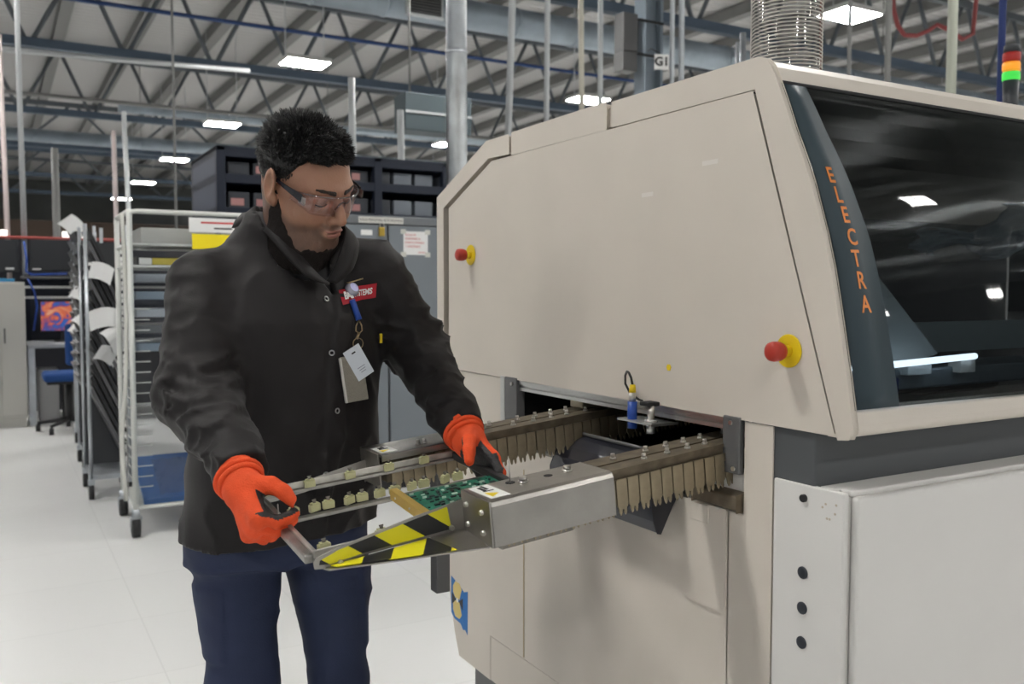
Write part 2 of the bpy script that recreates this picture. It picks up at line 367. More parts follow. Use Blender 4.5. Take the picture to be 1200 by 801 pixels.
# ------------------------------------------------------------------ the solder machine (lower left front corner at the origin, slot face x = 0, window side y = 0)
L = 2.7
mc = thing('wave_solder_machine', 'large cream wave solder machine with dark window and infeed slot', 'machine', (1.2, .7, 0))
CURVE = [(-.010, 1.150), (-.004, 1.142), (.012, 1.140)]
FRONT = [(-.010, 1.155), (-.004, 1.19), (.003, 1.23), (.023, 1.33), (.037, 1.395), (.052, 1.449), (.079, 1.53), (.098, 1.575), (.117, 1.616), (.135, 1.661), (.155, 1.706), (.166, 1.727), (.176, 1.738), (.190, 1.743)]
def fy(z): return float(np.interp(z, [p[1] for p in FRONT], [p[0] for p in FRONT]))
def fslope(z):
    d = (fy(z+.02)-fy(z-.02))/.04; n = math.hypot(1, d); return d/n, 1/n
# side frame pieces around the door, 30 mm thick
A = [(.012, 1.140), (-.004, 1.142)]+FRONT+[(.593, 1.743), (.593, 1.699), (.194, 1.699), (.0135, 1.145)]
MB().prism(A, 0, 0, .0125).build('hood_side_frame', CREAM, mc, .004, 3)
B = [(.617, 1.747), (1.004, 1.744), (1.004, 1.697), (.617, 1.697)]
MB().prism(B, 0, .0, .035).build('hood_side_frame', CREAM, mc, .004)
Cc = [(1.022, 1.743), (1.137, 1.743), (1.432, 1.627), (1.432, 1.17), (1.395, 1.17), (1.395, 1.598), (1.127, 1.703), (1.022, 1.700)]
MB().prism(Cc, 0, .0, .035).build('hood_side_frame', CREAM, mc, .003)
MB().prism([(.58, 1.738), (1.03, 1.738), (1.03, 1.699), (.58, 1.699)], 0, .008, .04).build('hood_filler_strip', CREAM, mc)
# dark backing seen in the gaps
MB().prism([(.02, 1.16), (.20, 1.70), (1.13, 1.71), (1.41, 1.605), (1.41, 1.16)], 0, .030, .038).build('gap_backing', SEAM, mc)
# side door of the hood
MB().prism([(.0215, 1.144), (.2015, 1.690), (1.104, 1.688), (1.350, 1.590), (1.354, 1.150)], 0, -.002, .028).build('side_door', CREAM, mc, .003)
# hood shell behind the side frame
sh = [(fy(1.698), 1.698)]+[p for p in FRONT if p[1] > 1.7]+[(1.137, 1.743), (1.432, 1.627), (1.432, 1.14), (1.40, 1.14), (1.40, 1.61), (1.125, 1.712), (.205, 1.712), (.19, 1.70)]
MB().prism(sh, 0, .0125, L).build('hood_shell', CREAM, mc, .0015)
MB().prism([(.012, 1.140), (-.004, 1.142), (-.010, 1.150), (-.010, 1.160), (-.006, 1.180), (.03, 1.182), (.04, 1.14)], 0, .0125, L).build('window_sill', CREAM, mc, .003)
MB().prism(A[2:15]+[(.20, 1.70), (.03, 1.2)], 0, L-.035, L).build('hood_side_frame', CREAM, mc)
MB().bb((.04, .02, 1.141), (L-.04, 1.40, 1.15)).build('hood_floor', DARK, mc)
# curved window pane with its printed dark strip, flush with the face
gz = [1.182+(1.697-1.182)*i/24 for i in range(25)]
def pane(x0, x1, off, name, m, z0=1.183, z1=1.697, n=24, th=.003, skew=None):
    mb = MB(); zs = [z0+(z1-z0)*i/n for i in range(n+1)]; vs = []
    for th_ in (0, th):
        for z in zs:
            a = fy(z)+off+th_
            xb = x1 if skew is None else float(np.interp(z, skew[0], skew[1]))
            vs += [(x0, a, z), (xb, a, z)]
    N = 2*(n+1)
    for i in range(n): mb.add([], [])
    fs = [(2*i, 2*i+1, 2*i+3, 2*i+2) for i in range(n)]+[(N+2*i, N+2*i+2, N+2*i+3, N+2*i+1) for i in range(n)]
    fs += [(2*i, 2*i+2, N+2*i+2, N+2*i) for i in range(n)]+[(2*i+1, N+2*i+1, N+2*i+3, 2*i+3) for i in range(n)]
    fs += [(0, N, N+1, 1), (2*n, 2*n+1, N+2*n+1, N+2*n)]
    mb.add(vs, fs, True); return mb.build(name, m, mc)
GLASS = clear('tinted_window_glass', (.52, .545, .555), .022, .03)
wp = pane(.016, L-.05, -.001, 'window_pane', GLASS)
STRIP = mat('teal_black_window_print', (.030, .048, .058), .5, spec=.3)
pane(.017, .115, -.0025, 'printed_strip', STRIP, th=.001, skew=([1.18, 1.30, 1.45, 1.58, 1.70], [.113, .112, .106, .088, .066]))
MB().tube([(.0135, fy(z)-.001, z) for z in gz], .0022, 6).build('window_seal', BLACKM, mc)
MB().tube([(.014, fy(1.699)-.001, 1.699), (L-.05, fy(1.699)-.001, 1.699)], .0035, 6).build('window_seal', BLACKM, mc)
ORANGE = mat('copper_letter_film', (.70, .235, .055), .4, metal=.25)
for ch, x, z in zip('ELECTRA', (.052, .057, .061, .064, .063, .065, .067), (1.544, 1.512, 1.480, 1.445, 1.411, 1.377, 1.340)):
    a, c = fslope(z)
    text('letter', ch, .0385, frame((x, fy(z)-.0034, z), (1, 0, 0), (0, a, c), (0, -c, a)), ORANGE, mc, xs=.80, depth=.0002, bold=.0006)
# things behind the glass
GREYP = mat('inner_grey_panel', (.60, .66, .67), .5)
MB().add([(.125, .06, 1.40), (.36, .10, 1.25), (.14, .05, 1.225), (.125, .066, 1.40), (.36, .106, 1.25), (.14, .056, 1.225)], [(0, 1, 2), (5, 4, 3), (0, 3, 4, 1), (1, 4, 5, 2), (2, 5, 3, 0)]).build('inner_guard_plate', GREYP, mc)
MB().cyl((.02, .012, 1.243), (.36, .03, 1.250), .0055, 10).build('inner_rod', mat('inner_lamp_tube', (.80, .90, 1), .25, emit=6.0), mc)
MB().bb((.03, .03, 1.196), (.16, .12, 1.222)).build('inner_bracket', mat('dark_blue_plate', (.02, .03, .15), .4), mc)
MB().bb((.16, .05, 1.198), (L-.1, .16, 1.232)).build('inner_rail', mat('slate_rail', (.20, .24, .27), .4, metal=.3), mc, .004)
MB().bb((.19, .035, 1.224), (.25, .06, 1.243)).build('inner_block', GREYP, mc); MB().bb((.33, .035, 1.222), (.37, .06, 1.246)).build('inner_block', WHITE, mc)
MB().bb((.40, .22, 1.24), (L-.1, .24, 1.30)).build('inner_shelf', GREYP, mc)
MB().bb((.05, 1.34, 1.16), (L-.1, 1.37, 1.68)).build('inner_back_wall', mat('inner_dark_wall', (.10, .10, .10), .6), mc)
# crumpled clear film hanging inside
vs = []; n, m_ = 46, 26
for i in range(n):
    for j in range(m_):
        u_, v_ = i/(n-1), j/(m_-1)
        d = .02*math.sin(17*u_+5*v_*v_)+.016*math.sin(23*v_-9*u_)+.009*math.sin(41*u_+29*v_)
        vs.append((.47+.40*u_, .19+.7*d+.06*v_, 1.43+.085*v_*(.3+.7*u_)+.02*math.sin(9*u_)+.03*u_))
mb = MB(); mb.add(vs, [(i*m_+j, (i+1)*m_+j, (i+1)*m_+j+1, i*m_+j+1) for i in range(n-1) for j in range(m_-1)], True)
mb.build('crumpled_film', mat('crumpled_film', (.62, .72, .82), .12, spec=1.0, alpha=.55), mc)
# gray recessed band and lower cabinet
MB().bb((.004, .06, 1.050), (L, .198, 1.141)).build('recessed_band', BAND, mc, .002)
MB().bb((.95, .205, .97), (L, 1.34, 1.141)).build('recessed_band', BAND, mc)
MB().bb((.012, .004, .06), (L, .30, 1.049)).build('lower_cabinet', WHITEP, mc, .002)
MB().bb((.018, -.012, .06), (L, .004, 1.050)).build('front_door', WHITEP, mc, .006, 3)
MB().bb((.018, .000, 1.048), (L, .022, 1.058)).build('front_door_rim', WHITEP, mc, .003)
MB().bb((.0, .0005, .06), (.012, .141, 1.056)).build('corner_panel', WHITEP, mc, .0025)
MB().bb((.014, .022, 1.047), (L, .058, 1.056)).build('cabinet_top_ledge', WHITEP, mc, .002)
RUB = mat('black_rubber_plug', (.022, .026, .034), .5)
for z in (.915, .858, .802):
    MB().lathe([(0, -.003), (.0085, -.003), (.0100, -.0015), (.0100, .002)], (0, .0765, z), (1, 0, 0), 24).build('rubber_plug', RUB, mc)
MB().cyl((-.006, .076, 1.035), (.001, .076, 1.035), .0062, 14).build('stud', BLACKM, mc, .001)
for y, z in ((.034, 1.034), (.040, 1.028), (.014, 1.036), (.016, 1.022), (.026, 1.012), (.031, 1.012)): MB().cyl((-.0006, y, z), (.0005, y, z), .0021, 6).build('paint_chip', mat('bare_chip', (.46, .40, .31), .6), mc)
# lower side: panels of the slot face with narrow seams
P_ = [('side_panel', [(.145, .34), (.145, 1.139), (.207, 1.139), (.207, .978), (.2445, .978), (.2445, .34)]),
      ('side_panel', [(.2445, .34), (.2445, .978), (.374, .978), (.42, .978), (.944, .978), (.944, .4625), (.39, .4625), (.39, .34)]),
      ('side_panel', [(.9465, .4625), (.9465, .984), (1.062, .990), (1.062, 1.143), (1.356, 1.143), (1.362, .515), (1.327, .40), (1.300, .343), (1.119, .343), (1.119, .4625)])]
for nme, poly in P_: MB().prism(poly, 0, .0, .03).build(nme, CREAM, mc, .0012)
MB().bb((0.0, .392, .343), (.03, 1.1165, .4605)).build('access_panel', CREAM, mc, .0012)
MB().prism([(.15, .35), (.15, .97), (1.05, .97), (1.34, 1.14), (1.35, .52), (1.29, .35)], 0, .026, .034).build('gap_backing', SEAM, mc)
MB().bb((.2, .31, .30), (L, 1.34, .97)).build('lower_body', WHITEP, mc, .002)
MB().bb((.05, .30, .08), (L, 1.30, .33)).build('plinth', DGREY, mc)
for x in (.3, 2.4):
    for y in (.12, 1.2): MB().cyl((x, y, 0), (x, y, .1), .03, 14).build('levelling_foot', BLACKM, mc)
# rounded cover below the slot with a small flap
def rr(y0, y1, z0, z1, r, both=False):
    pts = [(y0, z1), (y1, z1)]
    for k in range(7): a = -k/6*PI/2; pts.append((y1-r+r*math.cos(a), z0+r+r*math.sin(a)))
    for k in range(7): a = -PI/2-k/6*PI/2; pts.append((y0+r+r*math.cos(a), z0+r+r*math.sin(a)))
    return pts
MB().prism(rr(.2475, .352, .796, .979, .018), 0, -.0045, .002).build('slot_cover', CREAM, mc, .0015)
MB().bb((-.0065, .290, .946), (-.003, .338, .979)).build('cover_flap', CREAM, mc, .0008)
MB().ball((-.004, .265, .981), (.006, .006, .004), 12, 6).build('bolt', BOLT, mc)
# slot interior: dark tunnel
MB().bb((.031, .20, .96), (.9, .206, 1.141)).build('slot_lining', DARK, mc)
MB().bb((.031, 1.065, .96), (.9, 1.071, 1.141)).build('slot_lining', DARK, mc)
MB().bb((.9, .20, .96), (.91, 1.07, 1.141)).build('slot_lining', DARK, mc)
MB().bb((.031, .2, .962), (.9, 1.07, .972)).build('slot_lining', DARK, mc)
MB().bb((.002, .209, .979), (.03, 1.06, .985)).build('slot_sill', STEELD, mc)
# grease streaked steel ledge at the near end of the slot
MB().prism([(-.012, .985), (-.012, 1.010), (.06, 1.026), (.06, .985)], 1, .211, .325).build('greasy_ledge', GREASE, mc, .003)
# brackets and the aluminium rail over the slot
MB().bb((-.006, .215, 1.047), (.006, .256, 1.146)).build('end_bracket', DGREY, mc, .002)
MB().bb((-.004, .975, 1.040), (.02, 1.034, 1.150)).build('end_bracket', DGREY, mc, .002)
MB().bb((-.003, 1.036, 1.035), (.02, 1.059, 1.150)).build('end_block', ALU, mc, .001)
for y, z in ((.236, 1.135), (.228, 1.056), (.995, 1.135)):
    MB().cyl((-.0085, y, z), (-.004, y, z), .0042, 12).build('screw', BOLT, mc)
prof = [(.004, 1.120), (.004, 1.127), (.009, 1.129), (.009, 1.133), (.003, 1.1345), (.003, 1.1435), (.03, 1.1435), (.03, 1.120)]
MB().prism([(p[0], p[1]) for p in prof], 1, .257, .974).build('aluminium_rail', ALU, mc)
MB().bb((.012, .21, 1.144), (.03, 1.055, 1.157)).build('rail_backing', BLACKM, mc)
MB().bb((.05, .245, 1.097), (.12, .30, 1.125)).build('slide_block', STEEL, mc, .002)
MB().bb((.03, .74, 1.100), (.10, .79, 1.126)).build('slide_block', mat('brass_grey', (.45, .40, .30), .45, metal=.6), mc, .002)
# proximity sensor on a slotted tab
sn = MB().prism([(-.052, 1.111), (.012, 1.111), (.012, 1.114), (-.052, 1.114)], 1, .395, .500).build('sensor_bracket', ALU, mc, .0012)
def sub(o): WM.setdefault(o.name, WM[mc.name].copy()); return o
MB().cyl((-.034, .476, 1.096), (-.034, .476, 1.148), .0095, 16).build('sensor_body', BLUE, sn)
MB().cyl((-.034, .476, 1.148), (-.034, .476, 1.166), .0065, 14).build('sensor_neck', BOLT, sn)
MB().cyl((-.034, .476, 1.166), (-.034, .476, 1.181), .0072, 14, r2=.0055).build('sensor_plug', YEL, sn)
MB().cyl((-.028, .426, 1.092), (-.028, .426, 1.112), .0085, 12).build('clamp_nut', ALU, sn)
MB().cyl((-.028, .426, 1.114), (-.028, .426, 1.119), .0125, 14).build('clamp_washer', ALU, sn)
MB().cyl((-.028, .426, 1.119), (-.028, .426, 1.145), .007, 12).build('clamp_screw', BOLT, sn)
MB().bb((-.04, .419, 1.144), (-.012, .447, 1.152)).build('clamp_handle', BLACKM, sn, .002)
MB().tube([(-.034, .476, 1.18), (-.036, .478, 1.194), (-.034, .488, 1.203), (-.028, .502, 1.204), (-.022, .515, 1.195), (-.018, .520, 1.178), (-.014, .508, 1.158), (-.006, .490, 1.148), (.005, .478, 1.144)], .0024, 8).build('sensor_cable', BLACKM, sn)
# black curved drip hood below the far half of the slot
dp = [(.03, 1.048), (.0, 1.050), (-.020, 1.043), (-.040, 1.028), (-.056, 1.008), (-.066, .985), (-.066, .962), (-.062, .938), (-.054, .916), (-.046, .914), (-.02, .962), (.0, .992), (.03, .992)]
MB().prism(dp, 1, .372, .722).build('drip_hood', mat('oily_black_sheet', (.016, .017, .024), .30, vary=.5, vscale=9), mc, .0015)
MB().cyl((-.004, .375, 1.053), (-.004, .735, 1.053), .004, 8).build('drip_hood_edge', DGREY, mc)
MB().bb((-.0012, .9435, .465), (.0005, .9475, .93)).build('sealant_line', mat('yellowed_sealant', (.42, .34, .22), .6), mc)
# emergency stop buttons, marks, tape
def estop(y, z):
    e = MB().cyl((-.0025, y, z), (-.0045, y, z), .0270, 28).build('emergency_stop', YEL, mc, .0008)
    MB().cyl((-.004, y, z), (-.020, y, z), .0095, 16).build('stop_stem', YEL, e)
    MB().lathe([(0, -.046), (.010, -.0455), (.0150, -.042), (.0162, -.036), (.0158, -.026), (.013, -.019), (.009, -.018)], (0, y, z), (1, 0, 0), 24).build('stop_button', RED, e)
estop(.111, 1.266); estop(1.219, 1.458)
MB().cyl((-.002, .406, 1.218), (-.003, .406, 1.218), .0068, 6).build('yellow_dot', YEL, mc)
for y, z, w_ in ((.30, 1.588, .04), (.475, 1.548, .035)): MB().bb((-.0026, y-w_/2, z-.004), (-.0015, y+w_/2, z+.004)).build('tape_residue', mat('pale_tape', (.66, .62, .57), .5), mc)
tp = [(1.349, .557), (1.325, .551), (1.318, .541), (1.285, .538), (1.27, .532), (1.247, .540), (1.249, .418), (1.262, .428), (1.275, .424), (1.29, .437), (1.33, .440), (1.349, .452)]
tb = MB().prism(tp, 0, -.0008, 0.0).build('blue_tape', mat('blue_masking_tape', (.012, .14, .42), .6, bump=.2, bscale=60), mc)
ST = mat('sticker_yellow', (.66, .52, .18), .5)
for zc in (.5245, .472):
    s_ = 1 if zc > .5 else -1
    MB().prism([(1.336, zc-.010*s_), (1.336, zc+.008*s_), (1.322, zc+.024*s_), (1.297, zc+.024*s_), (1.283, zc+.010*s_), (1.297, zc-.022*s_), (1.322, zc-.022*s_)], 0, -.0014, -.0008).build('sticker_half', ST, tb)
MB().prism([(1.343, .512), (1.343, .478), (1.318, .497)], 0, -.0014, -.0008).build('sticker_mark', BLACKINK, tb)
MB().prism([(1.276, .512), (1.276, .478), (1.300, .497)], 0, -.0014, -.0008).build('sticker_mark', BLACKINK, tb)
MB().disc((-.0017, 1.309, .498), 0, .006, .0006, 12).build('sticker_dot', WHITE, tb)
# clear ribbed extraction hose on the roof of the hood
HX, HY = .520, .621
hz = MB().cyl((HX, HY, 1.74), (HX, HY, 2.75), .079, 40, caps=False).build('extraction_hose', clear('clear_hose_film', (.80, .80, .79), .10, .08), mc)
pts = []
NT = 118
for i in range(NT*20): a = 2*PI*i/20; pts.append((HX+.081*math.cos(a), HY+.081*math.sin(a), 1.75+.0085*i/20))
MB().tube(pts, .0016, 4).build('wire_coil', mat('grey_wire_coil', (.55, .53, .50), .35, metal=.6), hz)
MB().lathe([(.095, 1.742), (.095, 1.752), (.082, 1.756), (.082, 1.775)], (HX, HY, 0), n=32).build('hose_collar', CREAM, hz)
MB().cyl((HX+.105, HY-.01, 1.742), (HX+.105, HY-.01, 2.6), .004, 6).build('hose_cord', RED, hz)

# ------------------------------------------------------------------ the two inclined conveyor rails, parts of the machine
SL = .1
def zr(x): return 1.097+SL*x
Mt = Matrix.Rotation(-math.atan(SL), 4, 'Y')
TILT = lambda y: Matrix.Translation((0, y, 1.097)) @ Mt          # local x runs up the slope, z is the slope normal
fg = [(-.0105, 0), (.0105, 0), (.0105, -.040), (.0100, -.046), (.0075, -.0475), (.0068, -.056), (.0045, -.060), (.0025, -.056), (.0018, -.050), (-.0015, -.050), (-.0025, -.057), (-.0048, -.060), (-.0070, -.055), (-.0085, -.047), (-.0105, -.044)]
fdat = MB().prism(fg, 1, -.0015, .0015).data('conveyor_finger', FINGER)
bdat = MB().cyl((0, 0, -.002), (0, 0, .004), .0042, 10).cyl((0, 0, .004), (0, 0, .0055), .0042, 10, r2=.003).data('bolt', BOLT)
ldat = MB().cyl((0, 0, 0), (0, 0, .003), .0055, 10).cyl((0, 0, .003), (0, 0, .0095), .0038, 6).data('bolt', BOLT)
def inv(o): return WM[o.name].inverted()
def rail(y0, y1, yf, side):
    r = MB()
    for a, b_ in ((y0, y0+(y1-y0)*.42), (y0+(y1-y0)*.50, y1)): r.bb((-.46, a-y0, -.006), (.80, b_-y0, 0))
    r.bb((-.46, .003, -.020), (.80, y1-y0-.003, -.006))
    r.bb((-.46, .012, -.060), (.80, y1-y0-.012, -.020))
    o = bpy.data.objects.new('conveyor_rail', r.data('conveyor_rail', GREASE)); C.objects.link(o); o.parent = mc
    WM[o.name] = TILT(y0); o.matrix_basis = inv(mc) @ TILT(y0)
    for i in range(46):
        x = -.445+.0235*i
        share('conveyor_finger', fdat, o, Matrix.Translation((x, yf-y0, -.016)) @ Matrix.Rotation(random.uniform(-.02, .02), 4, 'X') @ Matrix.Rotation(random.uniform(-.012, .012), 4, 'Y'))
    for k, x in enumerate((-.20, -.165, -.13, -.115, -.085, -.07, -.045, -.03, -.005, .02, .05)):
        share('bolt', ldat, o, Matrix.Translation((x, (.022 if k % 2 else .062)*(y1-y0)/.085, 0)))
    return o
nr = rail(.252, .337, .2495, 0)
fr = rail(.690, .780, .6875, 1)
# finger rows on the far side of the near rail are hidden; covers over the rail ends
def cover(o, y0, y1, openside):
    W0 = WM[o.name]; yy = lambda y: y-W0.translation.y
    c = MB()
    x0, x1 = -.476, -.252
    if not openside:
        poly = [(yy(y0), -.0705), (yy(y0), -.008), (yy(y0)+.0035, -.0015), (yy(y0)+.010, .001), (yy(y1), .001), (yy(y1), -.0025), (yy(y0)+.011, -.0025), (yy(y0)+.004, -.009), (yy(y0)+.0035, -.0705)]
    else:
        poly = [(yy(y0), -.012), (yy(y0), -.0), (yy(y0)+.004, .001), (yy(y1)-.006, .001), (yy(y1), -.006), (yy(y1), -.07), (yy(y1)-.003, -.07), (yy(y1)-.003, -.008), (yy(y0)+.003, -.003), (yy(y0)+.003, -.012)]
    c.prism(poly, 0, x0, x1)
    cv = bpy.data.objects.new('end_cover', c.data('end_cover', STEEL, .0008)); C.objects.link(cv); cv.parent = o; WM[cv.name] = W0.copy()
    return cv
cvn = cover(nr, .243, .338, False)
cvf = cover(fr, .676, .787, True)
loc = lambda o, mb, name, m, bev=0: (lambda q: (C.objects.link(q), setattr(q, 'parent', o), WM.__setitem__(q.name, WM[o.name].copy()), q)[-1])(bpy.data.objects.new(name, mb.data(name, m, bev)))
# near end plate, its four bolts, the flange underneath, holes and cap screws on top, warning label
loc(nr, MB().bb((-.479, -.0085, -.0705), (-.475, .0855, .0008)), 'end_plate', STEEL, .001)
for y, z in ((.066, -.018), (.016, -.020), (.066, -.049), (.016, -.052)):
    share('bolt', bdat, nr, Matrix.Translation((-.479, y, z)) @ Matrix.Rotation(-PI/2, 4, 'Y'))
loc(nr, MB().bb((-.46, -.001, -.079), (-.33, .035, -.0705)), 'bottom_flange', STEELD, .001)
for x, y in ((-.385, .050), (-.298, .055)): share('bolt', ldat, nr, Matrix.Translation((x, y, .001)) @ Matrix.Diagonal((1.6, 1.6, .9, 1)))
loc(nr, MB().cyl((-.337, .052, .0008), (-.337, .052, .0016), .0075, 14), 'hole', BLACKM)
loc(nr, MB().cyl((-.402, .062, .0008), (-.402, .062, .0018), .008, 14), 'hole', BLACKM)
loc(nr, MB().cyl((-.402, .062, 0), (-.402, .062, .036), .0011, 6), 'pin', BOLT)
def warn(o, x0, x1, y0, y1):
    loc(o, MB().bb((x0, y0, .0010), (x1, y1, .0016)), 'warning_label', WHITE)
    my = (y0+y1)/2
    t_ = MB().add([(x0+.006, y0+.006, .0022), (x0+.006, my-.004, .0022), (x0+.024, (y0+my)/2, .0022)], [(0, 1, 2)])
    loc(o, t_, 'warning_triangle', mat('sign_yellow', (.78, .60, .02), .5))
    loc(o, MB().bb((x0+.010, my+.006, .0018), (x0+.016, y1-.010, .0023)).bb((x0+.018, my+.010, .0018), (x0+.022, y1-.004, .0023)).bb((x0+.008, my+.001, .0018), (x0+.026, my+.004, .0023)), 'warning_pictogram', BLACKINK)
warn(nr, -.468, -.434, .004, .080)
warn(fr, -.470, -.436, .004, .060)
loc(fr, MB().bb((-.479, .002, -.066), (-.475, .097, .0008)), 'end_plate', STEELD, .001)
for x in (-.385, -.372): share('bolt', ldat, fr, Matrix.Translation((x, .02, .001)))
# tapered lead in guards with hazard tape on the near one
hz_ = bpy.data.materials.new('hazard_tape'); hz_.use_nodes = True; nt = hz_.node_tree; b = nt.nodes['Principled BSDF']; b.inputs['Roughness'].default_value = .4
tc = nt.nodes.new('ShaderNodeTexCoord'); sp = nt.nodes.new('ShaderNodeSeparateXYZ'); nt.links.new(tc.outputs['Object'], sp.inputs[0])
def mth(op, a, b2):
    q = nt.nodes.new('ShaderNodeMath'); q.operation = op
    for i, v in enumerate((a, b2)):
        if isinstance(v, (int, float)): q.inputs[i].default_value = v
        else: nt.links.new(v, q.inputs[i])
    return q.outputs[0]
u_ = mth('ADD', mth('ADD', sp.outputs[0], mth('MULTIPLY', sp.outputs[2], 1.25)), mth('MULTIPLY', sp.outputs[1], -.8))
fr_ = mth('FRACT', mth('MULTIPLY', mth('ADD', u_, 10.043), 1/.104), 0)
st = mth('GREATER_THAN', fr_, .47)
mx = nt.nodes.new('ShaderNodeMix'); mx.data_type = 'RGBA'; nt.links.new(st, mx.inputs[0]); mx.inputs[6].default_value = (.014, .014, .014, 1); mx.inputs[7].default_value = (.66, .60, .01, 1)
nt.links.new(mx.outputs[2], b.inputs['Base Color'])
gy = .334
gpoly = [(-.712, .962), (-.714, .972), (-.711, .977), (-.677, .988), (-.558, 1.018), (-.472, 1.036), (-.472, .990), (-.64, .972), (-.700, .961)]
gp = MB().prism(gpoly, 1, gy, gy+.0025).build('guard_plate', STEEL, nr, .0006)
tpoly = [(-.706, .967), (-.705, .973), (-.677, .985), (-.558, 1.0145), (-.502, 1.0275), (-.494, .992), (-.64, .975), (-.69, .966)]
MB().prism(tpoly, 1, gy-.0008, gy).build('hazard_tape', hz_, nr)
# flange folded towards the near side, tapering to nothing at the tip
fl = [(-.700, gy, .9615), (-.472, gy, .990), (-.472, .250, .981), (-.60, .285, .9715), (-.695, .322, .962)]
MB().add(fl+[(p[0], p[1], p[2]-.0022) for p in fl], [(0, 1, 2, 3, 4), (9, 8, 7, 6, 5)]+[(i, 5+i, 5+(i+1) % 5, (i+1) % 5) for i in range(5)]).build('guard_flange', STEEL, nr)
f2 = [(-.690, gy-.002, .9640), (-.535, gy-.004, .9833), (-.515, .270, .9772), (-.60, .289, .9727), (-.685, .322, .9642)]
MB().add([(p[0], p[1], p[2]+.0008) for p in f2]+[(p[0], p[1], p[2]-.0002) for p in f2], [(0, 1, 2, 3, 4), (9, 8, 7, 6, 5)]+[(i, 5+i, 5+(i+1) % 5, (i+1) % 5) for i in range(5)]).build('hazard_tape', hz_, nr)
for p in ((-.675, gy-.001, .9665), (-.495, gy-.001, .994)): share('bolt', bdat, nr, inv(nr) @ Matrix.Translation(p) @ Matrix.Rotation(PI/2, 4, 'X'))
MB().prism([(-.70, .972), (-.655, .984), (-.443, 1.036), (-.443, 1.010), (-.65, .968), (-.70, .962)], 1, .760, .763).build('guard_plate', STEEL, fr, .0006)
MB().bb((-.328, .745, .738), (-.297, .776, 1.02)).build('hanging_post', DGREY, fr, .002)

# ------------------------------------------------------------------ pallet frame held by the worker, circuit board in it
ca = Vector((-.722, .352, .972))
ex = Vector((1, 0, .095)).normalized(); ey = Vector((0, 1, .085)); ey = (ey-ex*ey.dot(ex)).normalized(); ez = ex.cross(ey)
CM = frame(ca, ex, ey, ez)
pf = thing('board_carrier_frame', 'rectangular steel board carrier frame with clear clips in the worker\'s hands', 'frame', (0, 0, 0), CM)
LB = dict(local=True)
FRM = mat('carrier_steel', (.30, .29, .27), .4, metal=.8, vary=.2, vscale=30)
FRL = mat('carrier_pale_strip', (.52, .50, .46), .38, metal=.7, vary=.2, vscale=30)
FL, FW = .41, .325
def bar(lo, hi, name, m, bev=.0015): return MB().bb(lo, hi).build(name, m, pf, bev, local=True)
e0 = bar((0, 0, -.008), (.014, FW, .006), 'end_bar', FRM, .003)
bar((.013, .004, -.004), (.020, FW-.004, .009), 'end_strip', FRL)
bar((.40, 0, -.008), (.416, FW, .008), 'end_bar', mat('carrier_dark', (.06, .06, .06), .4, metal=.6), .003)
for y in (0, FW-.010):
    bar((.014, y, -.008), (.40, y+.010, -.002), 'long_bar', FRM)
    bar((.014, y+(.007 if y else 0), -.002), (.40, y+(.010 if y else .003), .011), 'long_strip', FRL)
bar((.016, .172, -.008), (.40, .186, -.002), 'cross_bar', FRM)
bar((.006, .165, -.002), (.034, .19, .002), 'bar_clamp', FRL)
bar((.012, .175, 0), (.014, .177, .03), 'clamp_pin', BOLT)
CLIP = mat('yellowed_clear_clip', (.44, .43, .235), .32, vary=.1, vscale=40)
cdat = MB().bb((-.010, -.004, 0), (.010, .004, .013)).bb((-.007, -.0045, .013), (.007, .0045, .0155)).data('board_clip', CLIP, .0015)
sdat = MB().cyl((0, 0, .0155), (0, 0, .020), .0028, 8).bb((-.0035, -.001, .019), (.0035, .001, .021)).data('clip_screw', STEELD)
def clip(x, y, rz):
    q = share('board_clip', cdat, pf, Matrix.Translation((x, y, 0)) @ rotz(rz)); share('clip_screw', sdat, q)
for x in (.035, .108, .185, .262, .335): clip(x, FW-.012, random.uniform(-.1, .1))
for x, a in ((.040, .05), (.076, .3), (.100, -.05), (.137, .4), (.160, .0), (.192, .2), (.220, -.1), (.253, .5), (.276, 0), (.318, .5), (.343, 0)): clip(x, .186, a)
for x in (.034, .125): clip(x, .012, .05)
pcb = thing('circuit_board', 'green circuit board with gold edge bar lying in the carrier frame', 'circuit board', (0, 0, 0), CM)
PCB = mat('green_solder_mask', (.014, .125, .080), .4, vary=.35, vscale=60)
bd = MB().bb((.215, .014, .000), (.398, .166, .0018)).build('board', PCB, pcb, local=True)
CHIP = mat('black_chip', (.02, .022, .025), .45)
pd = mat('pale_component', (.45, .55, .48), .5)
k = 0
for i in range(13):
    for j in range(12):
        if random.random() < .85 and k < 140:
            x = .226+.0132*i+random.uniform(-.003, .003); y = .022+.0122*j+random.uniform(-.003, .003); sx, sy = random.choice(((.007, .003), (.004, .008), (.010, .005), (.003, .003)))
            MB().bb((x-sx/2, y-sy/2, .0018), (x+sx/2, y+sy/2, .0018+random.choice((.0015, .003)))).build('component', CHIP if random.random() < .7 else pd, pcb, local=True); k += 1
GOLD = mat('gold_anodised_bar', (.64, .43, .11), .32, metal=.6)
MB().prism([(.206, -.004), (.206, .014), (.2085, .0145), (.219, .0145), (.219, .0125), (.2085, .012), (.2085, -.004)], 1, .012, .172).build('edge_bar', GOLD, pcb, .0004, local=True)
for y in (.03, .09, .15): MB().cyl((.2045, y, .005), (.2062, y, .005), .002, 8).build('rivet', BOLT, pcb, local=True)

